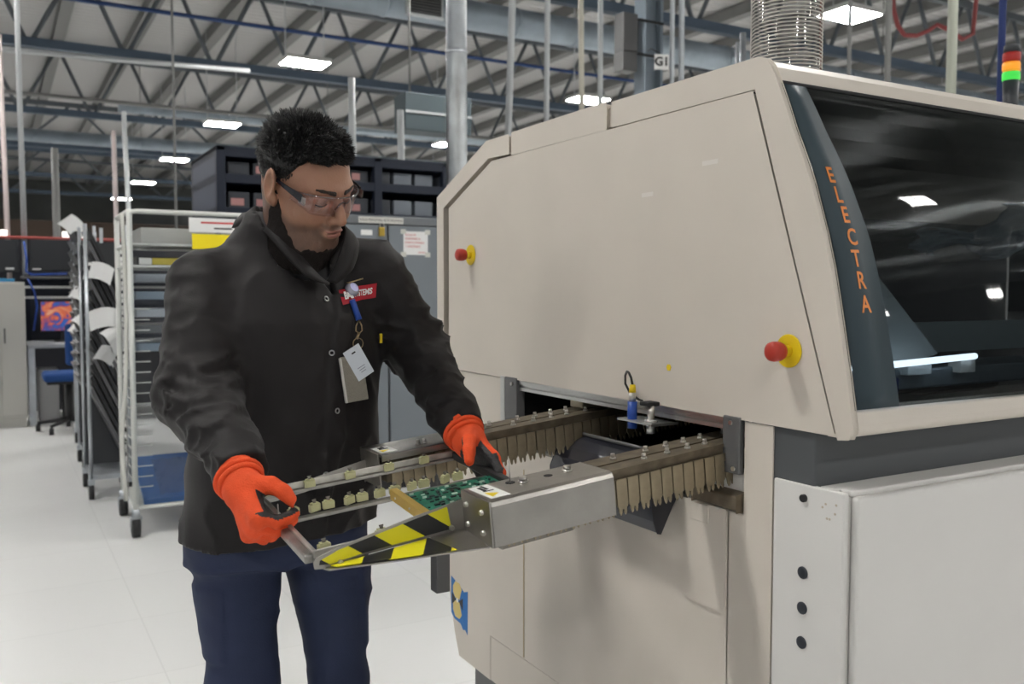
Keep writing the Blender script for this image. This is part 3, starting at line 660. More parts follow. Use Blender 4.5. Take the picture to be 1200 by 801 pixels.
# ------------------------------------------------------------------ the worker: surfaces grown from signed distance fields
def V3(*a): return np.array(a, dtype=np.float32)
def seg(P, a, b, r1, r2):
    a = V3(*a); d = V3(*b)-a; q = [P[i]-a[i] for i in range(3)]
    h = np.clip((q[0]*d[0]+q[1]*d[1]+q[2]*d[2])/float(d@d), 0, 1)
    return np.sqrt((q[0]-h*d[0])**2+(q[1]-h*d[1])**2+(q[2]-h*d[2])**2)-(r1+(r2-r1)*h)
def ell(P, c, r, R=None):
    q = [P[i]-np.float32(c[i]) for i in range(3)]
    if R is not None: q = [sum(q[i]*np.float32(R[j][i]) for i in range(3)) for j in range(3)]
    k0 = np.sqrt(sum((q[i]/np.float32(r[i]))**2 for i in range(3))); k1 = np.sqrt(sum((q[i]/np.float32(r[i]**2))**2 for i in range(3)))+1e-9
    return k0*(k0-1)/k1
def smin(a, b, k):
    h = np.clip(.5+.5*(b-a)/k, 0, 1); return b+(a-b)*h-k*h*(1-h)
def smax(a, b, k): return -smin(-a, -b, k)
LAT = np.random.default_rng(3).random((32, 32, 32)).astype(np.float32)*2-1
def vnoise(x, y, z):
    xi, yi, zi = np.floor(x).astype(np.int32), np.floor(y).astype(np.int32), np.floor(z).astype(np.int32)
    fx, fy_, fz = x-xi, y-yi, z-zi
    fx, fy_, fz = [t*t*(3-2*t) for t in (fx, fy_, fz)]
    g = lambda a, b, c: LAT[(xi+a) & 31, (yi+b) & 31, (zi+c) & 31]
    l = lambda a, b, t: a+(b-a)*t
    return l(l(l(g(0, 0, 0), g(1, 0, 0), fx), l(g(0, 1, 0), g(1, 1, 0), fx), fy_), l(l(g(0, 0, 1), g(1, 0, 1), fx), l(g(0, 1, 1), g(1, 1, 1), fx), fy_), fz)
def fold(x, y, z):   # soft creases: sharp valleys, round ridges
    n = vnoise(x, y, z); return 1-2*np.abs(n)**.7
def surface(f, lo, hi, h):
    n = [int(math.ceil((hi[i]-lo[i])/h))+1 for i in range(3)]
    ax = [np.arange(n[i], dtype=np.float32)*h+np.float32(lo[i]) for i in range(3)]
    G = np.meshgrid(*ax, indexing='ij'); val = f([g.ravel() for g in G]).reshape(n)
    s = val < 0
    cs = [(i, j, k) for i in (0, 1) for j in (0, 1) for k in (0, 1)]
    sl = lambda A, c: A[c[0]:n[0]-1+c[0], c[1]:n[1]-1+c[1], c[2]:n[2]-1+c[2]]
    cnt = sum(sl(s, c).astype(np.int8) for c in cs)
    act = (cnt > 0) & (cnt < 8); idx = np.argwhere(act); vid = -np.ones(act.shape, np.int64); vid[act] = np.arange(len(idx))
    cv = np.stack([sl(val, c)[act] for c in cs], 1); acc = np.zeros((len(idx), 3)); m = np.zeros(len(idx))
    for a in range(8):
        for b in range(a+1, 8):
            if sum(abs(cs[a][i]-cs[b][i]) for i in range(3)) != 1: continue
            va, vb = cv[:, a], cv[:, b]; x = (va < 0) != (vb < 0)
            t = np.where(x, va/np.where(np.abs(va-vb) < 1e-12, 1, va-vb), 0)
            p = np.array(cs[a])[None]+t[:, None]*(np.array(cs[b])-np.array(cs[a]))[None]
            acc[x] += p[x]; m[x] += 1
    V = (idx+acc/m[:, None])*h+np.array(lo)[None]
    F = []
    for d in range(3):
        u_, v_ = (d+1) % 3, (d+2) % 3
        A = np.take(s, range(0, n[d]-1), d); B = np.take(s, range(1, n[d]), d); e = A != B
        I = np.argwhere(e); ok = (I[:, u_] > 0) & (I[:, v_] > 0) & (I[:, u_] < n[u_]-1) & (I[:, v_] < n[v_]-1); I = I[ok]
        def nb(du, dv):
            J = I.copy(); J[:, u_] -= du; J[:, v_] -= dv; return vid[J[:, 0], J[:, 1], J[:, 2]]
        q = np.stack([nb(0, 0), nb(1, 0), nb(1, 1), nb(0, 1)], 1)
        fl_ = ~A[I[:, 0], I[:, 1], I[:, 2]]; q[~fl_] = q[~fl_][:, ::-1]; F.append(q[:, ::-1])
    return V, np.concatenate(F)
def smesh(name, V, F, mats, parent, mi=None):
    me = bpy.data.meshes.new(name); me.vertices.add(len(V)); me.loops.add(F.size); me.polygons.add(len(F))
    W = WM[parent.name].inverted(); Rm = np.array(W)[:3, :3]; tr = np.array(W)[:3, 3]
    me.vertices.foreach_set('co', (V@Rm.T+tr).astype(np.float32).ravel()); me.loops.foreach_set('vertex_index', F.astype(np.int32).ravel())
    me.polygons.foreach_set('loop_start', np.arange(0, F.size, 4, dtype=np.int32)); me.polygons.foreach_set('loop_total', np.full(len(F), 4, np.int32))
    for m in (mats if isinstance(mats, (list, tuple)) else [mats]): me.materials.append(m)
    me.polygons.foreach_set('use_smooth', np.ones(len(F), bool))
    if mi is not None: me.polygons.foreach_set('material_index', mi.astype(np.int32))
    me.update(calc_edges=True); me.validate()
    o = bpy.data.objects.new(name, me); C.objects.link(o); o.parent = parent; WM[o.name] = WM[parent.name].copy(); return o
man = thing('person', 'man in black coat, navy trousers, safety glasses and orange gloves holding a carrier frame', 'person', (-.575, .985, 0))

# --- head frame
yaw, pit, rol = math.radians(28.3), math.radians(27), math.radians(11.9)
HO = np.array((-0.5589,0.845,1.585))
f0 = np.array([math.sin(yaw), -math.cos(yaw), 0]); l0 = np.array([math.cos(yaw), math.sin(yaw), 0]); zz = np.array([0, 0, 1.])
hf = f0*math.cos(pit)-zz*math.sin(pit); hu = zz*math.cos(pit)+f0*math.sin(pit)
hl = l0*math.cos(rol)+hu*math.sin(rol); hu = hu*math.cos(rol)-l0*math.sin(rol)
HR = np.stack([hl, hf, hu])                        # rows: left, forward, up
def h2w(p): return HO+np.array(p)@HR
def w2h(p): return HR@(np.array(p)-HO)
neckb = w2h((-.580, .905, 1.375)); necku = w2h((-.570, .885, 1.46))
def head_sdf(P, ears=True):
    X = np.abs(P[0]); Q = [X, P[1], P[2]]
    d = ell(P, (0, -.012, .022), (.0765, .097, .083))
    d = smin(d, ell(P, (0, .022, -.040), (.066, .066, .088)), .03)
    d = smin(d, seg(Q, (.054, -.004, -.062), (.020, .066, -.104), .022, .020), .022)
    d = smin(d, ell(P, (0, .074, -.106), (.026, .020, .020)), .016)
    d = smin(d, ell(Q, (.042, .050, -.046), (.028, .030, .036)), .02)                  # cheek
    d = smin(d, seg(Q, (.0, .088, .010), (.042, .070, .008), .009, .011), .016)         # brow
    d = smax(d, -ell(Q, (.033, .094, -.011), (.021, .016, .013)), .012)                 # socket
    d = smin(d, ell(Q, (.032, .0715, -.011), (.016, .0145, .0125)), .004)               # closed lid
    nose = smin(seg(P, (0, .088, .000), (0, .112, -.042), .0075, .0105), ell(Q, (.0125, .100, -.046), (.0085, .010, .008)), .008)
    d = smin(d, nose, .010)
    d = smin(d, ell(P, (0, .088, -.074), (.026, .014, .020)), .012)                     # muzzle
    d = smin(d, ell(P, (0, .0985, -.0690), (.021, .0060, .0042)), .004)
    d = smin(d, ell(P, (0, .0975, -.0785), (.018, .0062, .0048)), .004)
    d = smax(d, -seg(Q, (.0, .1055, -.0737), (.023, .094, -.0745), .0016, .0010), .003)  # mouth line
    d = smin(d, seg(P, necku, neckb, .058, .058), .03)
    d = smin(d, seg(P, (0, -.035, -.045), necku, .058, .062), .03)
    if ears:
        c, s_ = math.cos(.28), math.sin(.28)
        R = [(c, s_*-1, 0), (s_, c, 0), (0, 0, 1)]
        e = ell(Q, (.083, -.010, -.010), (.0075, .021, .034), R)
        e = smin(e, ell(Q, (.080, .002, -.036), (.007, .010, .013), R), .008)
        e = smax(e, -ell(Q, (.0895, -.006, -.008), (.006, .012, .021), R), .005)
        d = smin(d, e, .006)
    return d
SKIN = mat('skin', (.33, .172, .112), .48, bump=.12, bscale=260, vary=.06, vscale=30)
SKIN.node_tree.nodes['Principled BSDF'].inputs['Subsurface Weight'].default_value = .12
SKIN.node_tree.nodes['Principled BSDF'].inputs['Subsurface Radius'].default_value = (.012, .004, .002)
lo, hi = (-.11, -.16, -.25), (.11, .14, .125)
V, F = surface(head_sdf, lo, hi, .0026)
def toW(V): return V@HR+HO
body = smesh('body', toW(V), F, SKIN, man)
def sst(x, a, b): t = np.clip((x-a)/(b-a), 0, 1); return t*t*(3-2*t)
X_ = np.abs(V[:, 0]); nz = vnoise(V[:, 0]*90, V[:, 1]*90, V[:, 2]*90)
lipd = np.sqrt((X_/.026)**2+((V[:, 2]+.074)/.0125)**2)
stb = sst(-V[:, 2]+.25*np.clip(.05-V[:, 1], 0, .1), .052, .074)*sst(lipd, .8, 1.15)*.74
stb = np.maximum(stb, np.exp(-((V[:, 2]+.0615)/.0055)**2)*sst(.034-X_, 0, .012)*(V[:, 1] > .075)*.6)
at = body.data.attributes.new('stubble', 'FLOAT', 'POINT'); at.data.foreach_set('value', np.clip(stb+.08*nz*(stb > .05), 0, 1).astype(np.float32))
nt = SKIN.node_tree; b = nt.nodes['Principled BSDF']; src = b.inputs['Base Color'].links[0].from_socket
an = nt.nodes.new('ShaderNodeAttribute'); an.attribute_name = 'stubble'; mxs = nt.nodes.new('ShaderNodeMix'); mxs.data_type = 'RGBA'
mxs.inputs[7].default_value = (.055, .034, .026, 1); nt.links.new(an.outputs['Fac'], mxs.inputs[0]); nt.links.new(src, mxs.inputs[6]); nt.links.new(mxs.outputs[2], b.inputs['Base Color'])
HAIRM = mat('black_hair', (.006, .0055, .0055), .36, bump=.5, bscale=220, spec=.45)
# beard and stubble: a thin shell over jaw and chin
def beard_sdf(P):
    n = vnoise(P[0]*260, P[1]*260, P[2]*130)
    X = np.abs(P[0])
    line = -.055-.056*np.clip((P[1]-.02)/.05, 0, 1)
    line = np.where(P[1] < .025, .00+(-.055)*np.clip((P[1]+.012)/.037, 0, 1), line)     # sideburn climbs to the ear
    reg = (P[2]-line)+.004*n
    d = head_sdf(P, False)-(.0016+.0008*n)
    d = smax(d, reg+.003*vnoise(P[0]*90, P[1]*90, P[2]*90), .003)
    d = np.maximum(d, -(P[1]-(-.004-.0*X)))
    return np.maximum(d, -P[2]-.195)
V, F = surface(beard_sdf, (-.10, -.02, -.20), (.10, .12, .02), .0024)
smesh('beard', toW(V), F, mat('black_beard', (.013, .010, .009), .7, bump=.4, bscale=400, spec=.2), man)
def lips(P):
    X = np.abs(P[0]); d = head_sdf(P, False)-.0005
    return np.maximum(d, np.minimum(ell(P, (0, .100, -.0695), (.0215, .02, .0042)), ell(P, (0, .100, -.0785), (.0185, .02, .0046))))
V, F = surface(lips, (-.03, .07, -.09), (.03, .125, -.06), .0014)
smesh('lips', toW(V), F, mat('lip_skin', (.30, .125, .10), .4), man)
for s_ in (-1, 1):
    def brow(P):
        n = vnoise(P[0]*200, P[1]*200, P[2]*400)
        return np.maximum(head_sdf(P, False)-(.0022+.0012*n), seg(P, (s_*.014, .095, .0085), (s_*.046, .078, .0135), .0048, .0030)+.0014*n)
    V, F = surface(brow, (min(s_*.005, s_*.055), .05, -.005), (max(s_*.005, s_*.055), .12, .03), .0018)
    smesh('eyebrow', toW(V), F, mat('dark_brow', (.022, .014, .011), .6, bump=.6, bscale=400), man)
    mb = MB(); lp = [(s_*(.019+.026*i/8), .0865-.0008*(i-3)**2*.35, -.0165-.0030*math.sin(PI*i/8)) for i in range(9)]
    mb.tube([h2w(p) for p in lp], .0011, 5).build('eyelashes', HAIRM, man)
# hair: a cap and several thousand tufts
def hair_sdf(P):
    n = vnoise(P[0]*70, P[1]*70, P[2]*70)+.6*vnoise(P[0]*170, P[1]*170, P[2]*110)
    top = np.clip((P[2]-.01)/.07, 0, 1)
    d = ell(P, (0, -.014, .022), (.0775, .098, .083))-(.001+.008*top+.003*n*(.25+top))
    X = np.abs(P[0])
    front = (.070-.10*np.clip((P[1]-.03)/.06, 0, 1)*0)-P[2]                      # keep what is above the front hairline
    line = np.where(P[1] > .045, .060+.0*X, np.where(P[1] > .012, .060-(.06)*((.045-P[1])/.033), np.where(P[1] > -.022, -.012, -.012-.9*(-.022-P[1]))))
    line = np.maximum(line, -.075)+.004*n
    return smax(d, line-P[2], .004)
V, F = surface(hair_sdf, (-.12, -.15, -.09), (.12, .13, .15), .0032)
hair = smesh('hair', toW(V), F, HAIRM, man)
nn = V-np.array([[0, -.014, .01]]); nn /= np.linalg.norm(nn, axis=1)[:, None]
pick = rng.choice(len(V), min(len(V), 7500), replace=False); mb = MB()
tv, tf = [], []
for i in pick:
    p = V[i]
    if p[2] < -.03 and p[1] > .0: continue
    t_ = min(max((p[2]-.005)/.07, 0), 1); Ln = (.006+.0165*t_)*random.uniform(.55, 1.25)
    cl = np.array([float(vnoise(*[np.array([q*48+17*e]) for q in p])[0]) for e in range(3)])
    dr = nn[i]*(.42+.45*t_)+np.array([0, .30 if p[1] > -.03 else -.35, (-.85 if t_ < .45 else .40)])+cl*.55+rng.normal(size=3)*.11
    if p[1] > .05 and p[2] < .10: dr += np.array([0, .5, -.5]); Ln *= .8
    dr /= np.linalg.norm(dr); u_ = np.cross(dr, [0.3, .1, 1]); u_ /= np.linalg.norm(u_); v_ = np.cross(dr, u_); r = random.uniform(.0009, .0018)
    b0 = p-nn[i]*.003; md_ = b0+dr*Ln*.55; tip = b0+dr*Ln+np.array([0, 0, -.15*Ln])
    o = len(tv)
    for q, rr_ in ((b0, r), (md_, r*.8)):
        for k in range(3): a = 2*PI*k/3; tv.append(q+(u_*math.cos(a)+v_*math.sin(a))*rr_)
    tv.append(tip)
    for k in range(3): tf.append((o+k, o+(k+1) % 3, o+3+(k+1) % 3, o+3+k)); tf.append((o+3+k, o+3+(k+1) % 3, o+6))
mb.add([h2w(p) for p in tv], tf, True); mb.build('hair_tufts', HAIRM, man)
# safety glasses
gl = thing('safety_glasses', 'clear wraparound safety glasses with navy temples on the worker\'s face', 'glasses', tuple(h2w((0, .09, -.01))))
TEMP = mat('navy_temple', (.012, .013, .02), .25)
for s_ in (-1, 1):
    pts = [(s_*.0755, -.014, -.002), (s_*.0785, .004, .004), (s_*.081, .03, .003), (s_*.079, .058, .0), (s_*.0755, .074, -.003)]
    mb = MB(); vs = []
    for k, p in enumerate(pts):
        hh = (.003, .0035, .0045, .0065, .0085)[k]
        for dx, dz in ((-.0012, -1), (.0012, -1), (.0012, 1), (-.0012, 1)): vs.append(h2w((p[0]+dx, p[1], p[2]+dz*hh)))
    mb.add(vs, [(4*k+j, 4*k+(j+1) % 4, 4*k+4+(j+1) % 4, 4*k+4+j) for k in range(4) for j in range(4)]+[(3, 2, 1, 0), (16, 17, 18, 19)])
    mb.build('temple', TEMP, gl, .0006)
vs = []; NA = 41; NB = 7
for th_ in (0, .0016):
    for i in range(NA):
        a = -1.32+2.64*i/(NA-1); x = (.0785-th_)*math.sin(a); y = .018+(.094-th_)*math.cos(a)**.85 if math.cos(a) > 0 else .018
        nose_ = math.exp(-(x/.0125)**2)
        top = .0035+.004*(1-abs(math.sin(a))**3); bot = -.034+.020*nose_+.019*max(0, abs(math.sin(a))-.72)/.28
        for j in range(NB):
            t_ = j/(NB-1); z = bot+(top-bot)*t_; vs.append(h2w((x, y-.006*(1-t_), z)))
ft = []; O2 = NA*NB
for i in range(NA-1):
    for j in range(NB-1):
        a = i*NB+j; ft.append((a, a+NB, a+NB+1, a+1)); ft.append((O2+a, O2+a+1, O2+a+NB+1, O2+a+NB))
ring = [i*NB for i in range(NA)]+[(NA-1)*NB+j for j in range(1, NB)]+[i*NB+NB-1 for i in range(NA-2, -1, -1)]+[j for j in range(NB-2, 0, -1)]
for k in range(len(ring)): a, b_ = ring[k], ring[(k+1) % len(ring)]; ft.append((a, b_, O2+b_, O2+a))
MB().add(vs, ft, True).build('lens', clear('safety_lens', (.95, .93, .96), .05, .03), gl)
tp_ = [vs[i*NB+NB-1] for i in range(NA)]; MB().tube(tp_, .0013, 6).build('brow_rim', clear('rim_plastic', (.7, .68, .70), .25, .1), gl)
for s_ in (-1, 1):
    MB().box(h2w((s_*.0745, .0745, -.006)), (.004, .016, .016), Matrix([list(r_) for r_ in HR.T]).to_4x4()).build('hinge', clear('rim_plastic', (.7, .68, .70), .25, .1), gl)
MB().tube([h2w(p) for p in ((-.011, .100, -.022), (-.007, .106, -.008), (0, .108, -.004), (.007, .106, -.008), (.011, .100, -.022))], .0016, 6).build('nose_bridge', clear('rim_plastic', (.7, .68, .70), .25, .1), gl)

# --- coat
TF = np.array([.10, -.995, 0]); TL = np.array([.995, .10, 0]); TO = np.array([-.582, .982, 0])
ZS = [.78, .86, .95, 1.08, 1.20, 1.30, 1.37, 1.42, 1.455, 1.50]
TW = [.202, .197, .193, .192, .190, .184, .150, .105, .078, .066]
TD = [.160, .163, .166, .166, .155, .140, .120, .098, .080, .068]
TC = [-.030, -.020, .000, .018, .030, .036, .036, .036, .040, .060]
def tl(P): return (P[0]-TO[0])*TL[0]+(P[1]-TO[1])*TL[1], (P[0]-TO[0])*TF[0]+(P[1]-TO[1])*TF[1]
def torso(P, off=0):
    x, y = tl(P); z = P[2]
    W_, D_, c = np.interp(z, ZS, TW)+off, np.interp(z, ZS, TD)+off, np.interp(z, ZS, TC)
    e = 2.35
    k = ((np.abs(x)/W_)**e+(np.abs(y-c)/D_)**e)**(1/e)
    d = (k-1)*np.minimum(W_, D_)*.92
    return np.maximum(d, z-1.50).astype(np.float32)
SR, ER, WR = (-0.7391,0.9348,1.37), (-0.7794,0.818,1.169), (-0.7564,0.5783,1.06)
SLj, EL, WL = (-0.3926,0.9284,1.404), (-0.3023,0.8946,1.237), (-0.3161,0.6447,1.089)
NBK = (-.580, .945, 1.470)
def arm_t(P, a, b):
    a = V3(*a); d = V3(*b)-a; return sum((P[i]-a[i])*d[i] for i in range(3))/float(d@d)
def arm(P, s, e, w_, rs, re, rw, out):
    d = seg(P, s, e, rs, re); d2 = seg(P, e, w_, re, rw)
    a = smin(d, d2, .03)
    # creases: rings round the sleeve, strongest at the elbow and near the cuff
    t2 = arm_t(P, e, w_); t1 = arm_t(P, s, e)
    el = np.sqrt(sum((P[i]-e[i])**2 for i in range(3)))
    am = np.exp(-(el/.11)**2)+.55*np.exp(-((t2-.75)/.28)**2)+.35
    s3 = vnoise(P[0]*9+3, P[1]*9, P[2]*9)*1.3
    f1 = fold(P[0]*11+P[2]*15+s3, P[1]*13+s3, P[2]*24-P[0]*9)
    f2 = fold(P[0]*19-P[2]*11+2*s3, P[1]*19+P[2]*7, P[2]*31+P[0]*13)
    return a-(.0085*am*f1+.0040*am*f2+.0018*vnoise(P[0]*46, P[1]*46, P[2]*60)).astype(np.float32)
def vcut(P):
    x, y = tl(P); z = P[2]
    xc = x-.058                                       # neckline is pulled towards his left by the twist of the body
    hw = np.clip((z-1.352)/.115, -.2, 1.3)*.040
    return np.maximum(np.maximum(np.abs(xc+.30*(z-1.352))-hw, 1.352-z), .02-y)
def coat(P):
    x, y = tl(P); z = P[2]
    d = torso(P)
    d = smin(d, seg(P, NBK, (SR[0]+.03, SR[1]+.01, SR[2]+.0), .072, .058), .05)
    d = smin(d, seg(P, NBK, (SLj[0]-.03, SLj[1]+.01, SLj[2]+.0), .070, .056), .05)
    n1 = fold(x*7+z*2.5, y*6, z*4.5-x*5); n2 = vnoise(x*22, y*22, z*14)
    low = np.clip((1.12-z)/.25, 0, 1)
    n3 = fold(x*13+z*9, y*10, z*7-x*9)
    d = d-(.0070*n1*(.55+.7*low)+0.0050*n3+.0015*n2).astype(np.float32)
    # overlapping front edge and sleeve joins
    px = x-(.052-.05*np.clip((1.35-z)/.4, 0, 1.3)+.004*np.sin(z*25))
    front = (y > .02) & (z < 1.36)
    d = d-np.where(front, .006*np.clip((px+.003)/.006, 0, 1)*np.clip((.045-px)/.006, 0, 1), 0).astype(np.float32)
    a = arm(P, SR, ER, WR, .074, .068, .044, -1); b = arm(P, SLj, EL, WL, .072, .060, .042, 1)
    d = smin(d, a, .028); d = smin(d, b, .026)
    # hollow sleeve ends and a clean hem
    for w_, e in ((WR, ER), (WL, EL)):
        t2 = arm_t(P, e, w_); nr_ = np.sqrt(sum((P[i]-w_[i])**2 for i in range(3))) < .075
        d = np.where(nr_, np.maximum(d, (t2-1.0)*.26), d)
    d = np.maximum(d, .856+.012*np.sin(x*9+1)+.02*np.clip(-y*3, -.3, .3)-z)
    neck = seg(P, h2w((0, -.035, -.045)), (-.575, .905, 1.40), .069, .070)
    d = smax(d, -neck, .006)
    return smax(d, -vcut(P), .006)
COAT = mat('black_work_coat', (.0132, .0114, .0117), .62, bump=.10, bscale=420, vary=.10, vscale=4, sheen=.07, spec=.3)
V, F = surface(coat, (-.94, .42, .77), (-.17, 1.16, 1.53), .0058)
ct = smesh('coat', V, F, COAT, man)
bv = BVHTree.FromPolygons([tuple(v) for v in V], [tuple(f) for f in F])
def front(x, z, off=0):
    """point and normal on the front of the coat at torso coordinates"""
    o = TO+TL*x+TF*.5; o[2] = z; h = bv.ray_cast(Vector(o), Vector(-TF))
    n = h[1]; return h[0]+n*off, n
# collar band along the V and round the neck
lft = [(-0.5348,0.8146,1.382), (-0.5501,0.815,1.395), (-0.5687,0.8202,1.417), (-0.5885,0.8324,1.447), (-0.6052,0.8549,1.488), (-0.6195,0.8874,1.523), (-.668, .945, 1.520), (-.640, .995, 1.522)]
rgt = [(-.520, .985, 1.520), (-.492, .925, 1.508), (-0.4736,0.8598,1.5), (-0.4908,0.8326,1.463), (-0.5063,0.8198,1.43), (-0.5206,0.8147,1.402), (-0.5327,0.8157,1.382)]
edge = [Vector(p) for p in lft+[(-.580, 1.012, 1.523)]+rgt]
fine = []
for i in range(len(edge)-1):
    for k in range(4): fine.append(edge[i].lerp(edge[i+1], k/4))
fine.append(edge[-1])
for _ in range(4): fine = [fine[0]]+[(fine[i-1]+fine[i]*2+fine[i+1])/4 for i in range(1, len(fine)-1)]+[fine[-1]]
vs = []; ctr = Vector((-.578, .905, 1.45)); n_ = len(fine)
for i, p in enumerate(fine):
    o_ = p-ctr; o_.z = 0; o_.normalize(); a = (fine[min(i+1, n_-1)]-fine[max(i-1, 0)]).normalized(); e = min(i, n_-1-i)/(n_-1)
    dn = (a.cross(o_) if a.cross(o_).z < 0 else -a.cross(o_)).normalized(); wd = .030*min(1, .35+6*e)
    low = p+dn*wd+o_*(.016+.006*min(1, 6*e))
    for q, t_ in ((p, 0), (p, .0038), (p+(low-p)*.5+o_*.004, .0038), (low, .0038), (low, 0)): vs.append(q+o_*t_)
MB().add(vs, [(5*i+j, 5*i+(j+1) % 5, 5*i+5+(j+1) % 5, 5*i+5+j) for i in range(n_-1) for j in range(5)]+[(4, 3, 2, 1, 0), tuple(5*n_-5+j for j in range(5))], True).build('collar', COAT, man)
# tee shirt under it
def tee(P):
    d = torso(P, -.018); neck = seg(P, h2w((0, -.025, -.085)), (-.575, .905, 1.36), .0640, .066)
    d = smin(d, neck, .03)
    return np.maximum(np.maximum(d, 1.25-P[2]), (P[2]-1.485)+.55*(P[1]-.84))
V2, F2 = surface(tee, (-.80, .70, 1.22), (-.36, 1.12, 1.56), .006)
smesh('tee_shirt', V2, F2, mat('black_tee', (.012, .012, .014), .8), man)
# press studs on the front edge
SN = mat('stud_metal', (.5, .5, .5), .3, metal=1)
for x, z in ((.036, 1.346), (.036, 1.240), (.044, 1.125), (.022, 1.0)):
    p, n = front(x, z, .001); q = p+n*.0022
    MB().lathe([(.0035, 0), (.0058, 0), (.0062, .0012), (.0050, .0022), (.0036, .0016), (.0033, .0006)], p, n, 14).build('press_stud', SN, man)
# woven name patch
def patch_frame(x0, z0, tilt):
    p, n = front(x0, z0, .0); px_, _ = front(x0+.03, z0+.03*tilt, 0); pm, _ = front(x0-.03, z0-.03*tilt, 0)
    u_ = (px_-pm).normalized(); n = (n-u_*n.dot(u_)).normalized(); return p, u_, n.cross(u_), n
p, u_, v_, n_ = patch_frame(.114, 1.356, .18)
pa = MB(); vs = []
for i in range(15):
    for j in range(2):
        a = (i/14-.5)*.092; q, nq = front(.114+a*.985, 1.356+a*.18+(j-.5)*.030, .0030); vs.append(tuple(q))
pa.add(vs, [(2*i, 2*i+2, 2*i+3, 2*i+1) for i in range(14)], True)
PATCH = mat('red_patch', (.42, .012, .025), .65)
po = pa.build('name_patch', PATCH, man)
tx = text('patch_lettering', 'BAE SYSTEMS', .0175, Matrix.Diagonal((1, 1, 0, 1)), mat('patch_white', (.8, .78, .76), .6), None, xs=.76, depth=0, bold=.0007)
for v in tx.data.vertices:
    q, nq = front(.114+v.co.x*.985, 1.356+v.co.x*.18+v.co.y, .0048); v.co = WM[man.name].inverted() @ q
tx.parent = man; WM[tx.name] = WM[man.name].copy()
p, n = front(.176, 1.262, .001)
MB().box(p, (.006, .004, .020), rotz(.1)).build('yellow_tag', YEL, man, .001)

# --- trousers
HR_, KR, AR = (-.672, 1.0, .86), (-0.6642,0.9937,0.529), (-.665, 1.03, .10)
HL_, KL, AL = (-.486, 1.01, .86), (-0.4557,0.9865,0.4854), (-.425, 1.07, .10)
def pants(P):
    x, y = tl(P); z = P[2]
    d = np.maximum(torso(P, -.024), .80-z)
    r1 = smin(seg(P, HR_, KR, .098, .070), seg(P, KR, AR, .070, .058), .03)
    r2 = smin(seg(P, HL_, KL, .100, .062), seg(P, KL, AL, .064, .056), .03)
    fn = fold(x*6+z*3, y*6, z*11+5*x); n2 = vnoise(x*26, y*26, z*40)
    d = smin(d, smin(r1, r2, .004), .035)-(.0062*fn+.0022*fold(x*9-z*6, y*9, z*17)+.0012*n2).astype(np.float32)
    # thigh pocket flap edges
    for hp, kk, s_ in ((HR_, KR, -1), (HL_, KL, 1)):
        t_ = arm_t(P, hp, kk); side = (P[0]-np.interp(t_, [0, 1], [hp[0], kk[0]]))*s_
        pk = np.clip((t_-.30)/.02, 0, 1)*np.clip((.80-t_)/.02, 0, 1)*np.clip((side-.045)/.008, 0, 1)
        d = d-(.006*pk).astype(np.float32)
    return np.maximum(np.maximum(d, z-.98), .045-z)
NAVYT = mat('navy_work_trousers', (.017, .026, .066), .78, bump=.16, bscale=380, vary=.12, vscale=7)
V3_, F3 = surface(pants, (-.84, .80, .03), (-.28, 1.20, 1.0), .0066)
smesh('trousers', V3_, F3, NAVYT, man)
for (ax_, ay_, az_), s_ in ((AR, -1), (AL, 1)):
    def boot(P):
        q = [P[0]-ax_, P[1]-ay_, P[2]]
        d = smin(seg(q, (0, 0, .10), (0, .01, .045), .048, .046), seg(q, (0, .02, .045), (s_*.02, -.17, .040), .044, .040), .03)
        return smax(smax(d, -P[2], .004), P[2]-.13, .004)
    Vb, Fb = surface(boot, (ax_-.10, ay_-.26, -.004), (ax_+.10, ay_+.09, .14), .006)
    smesh('boot', Vb, Fb, BLACKM, man)

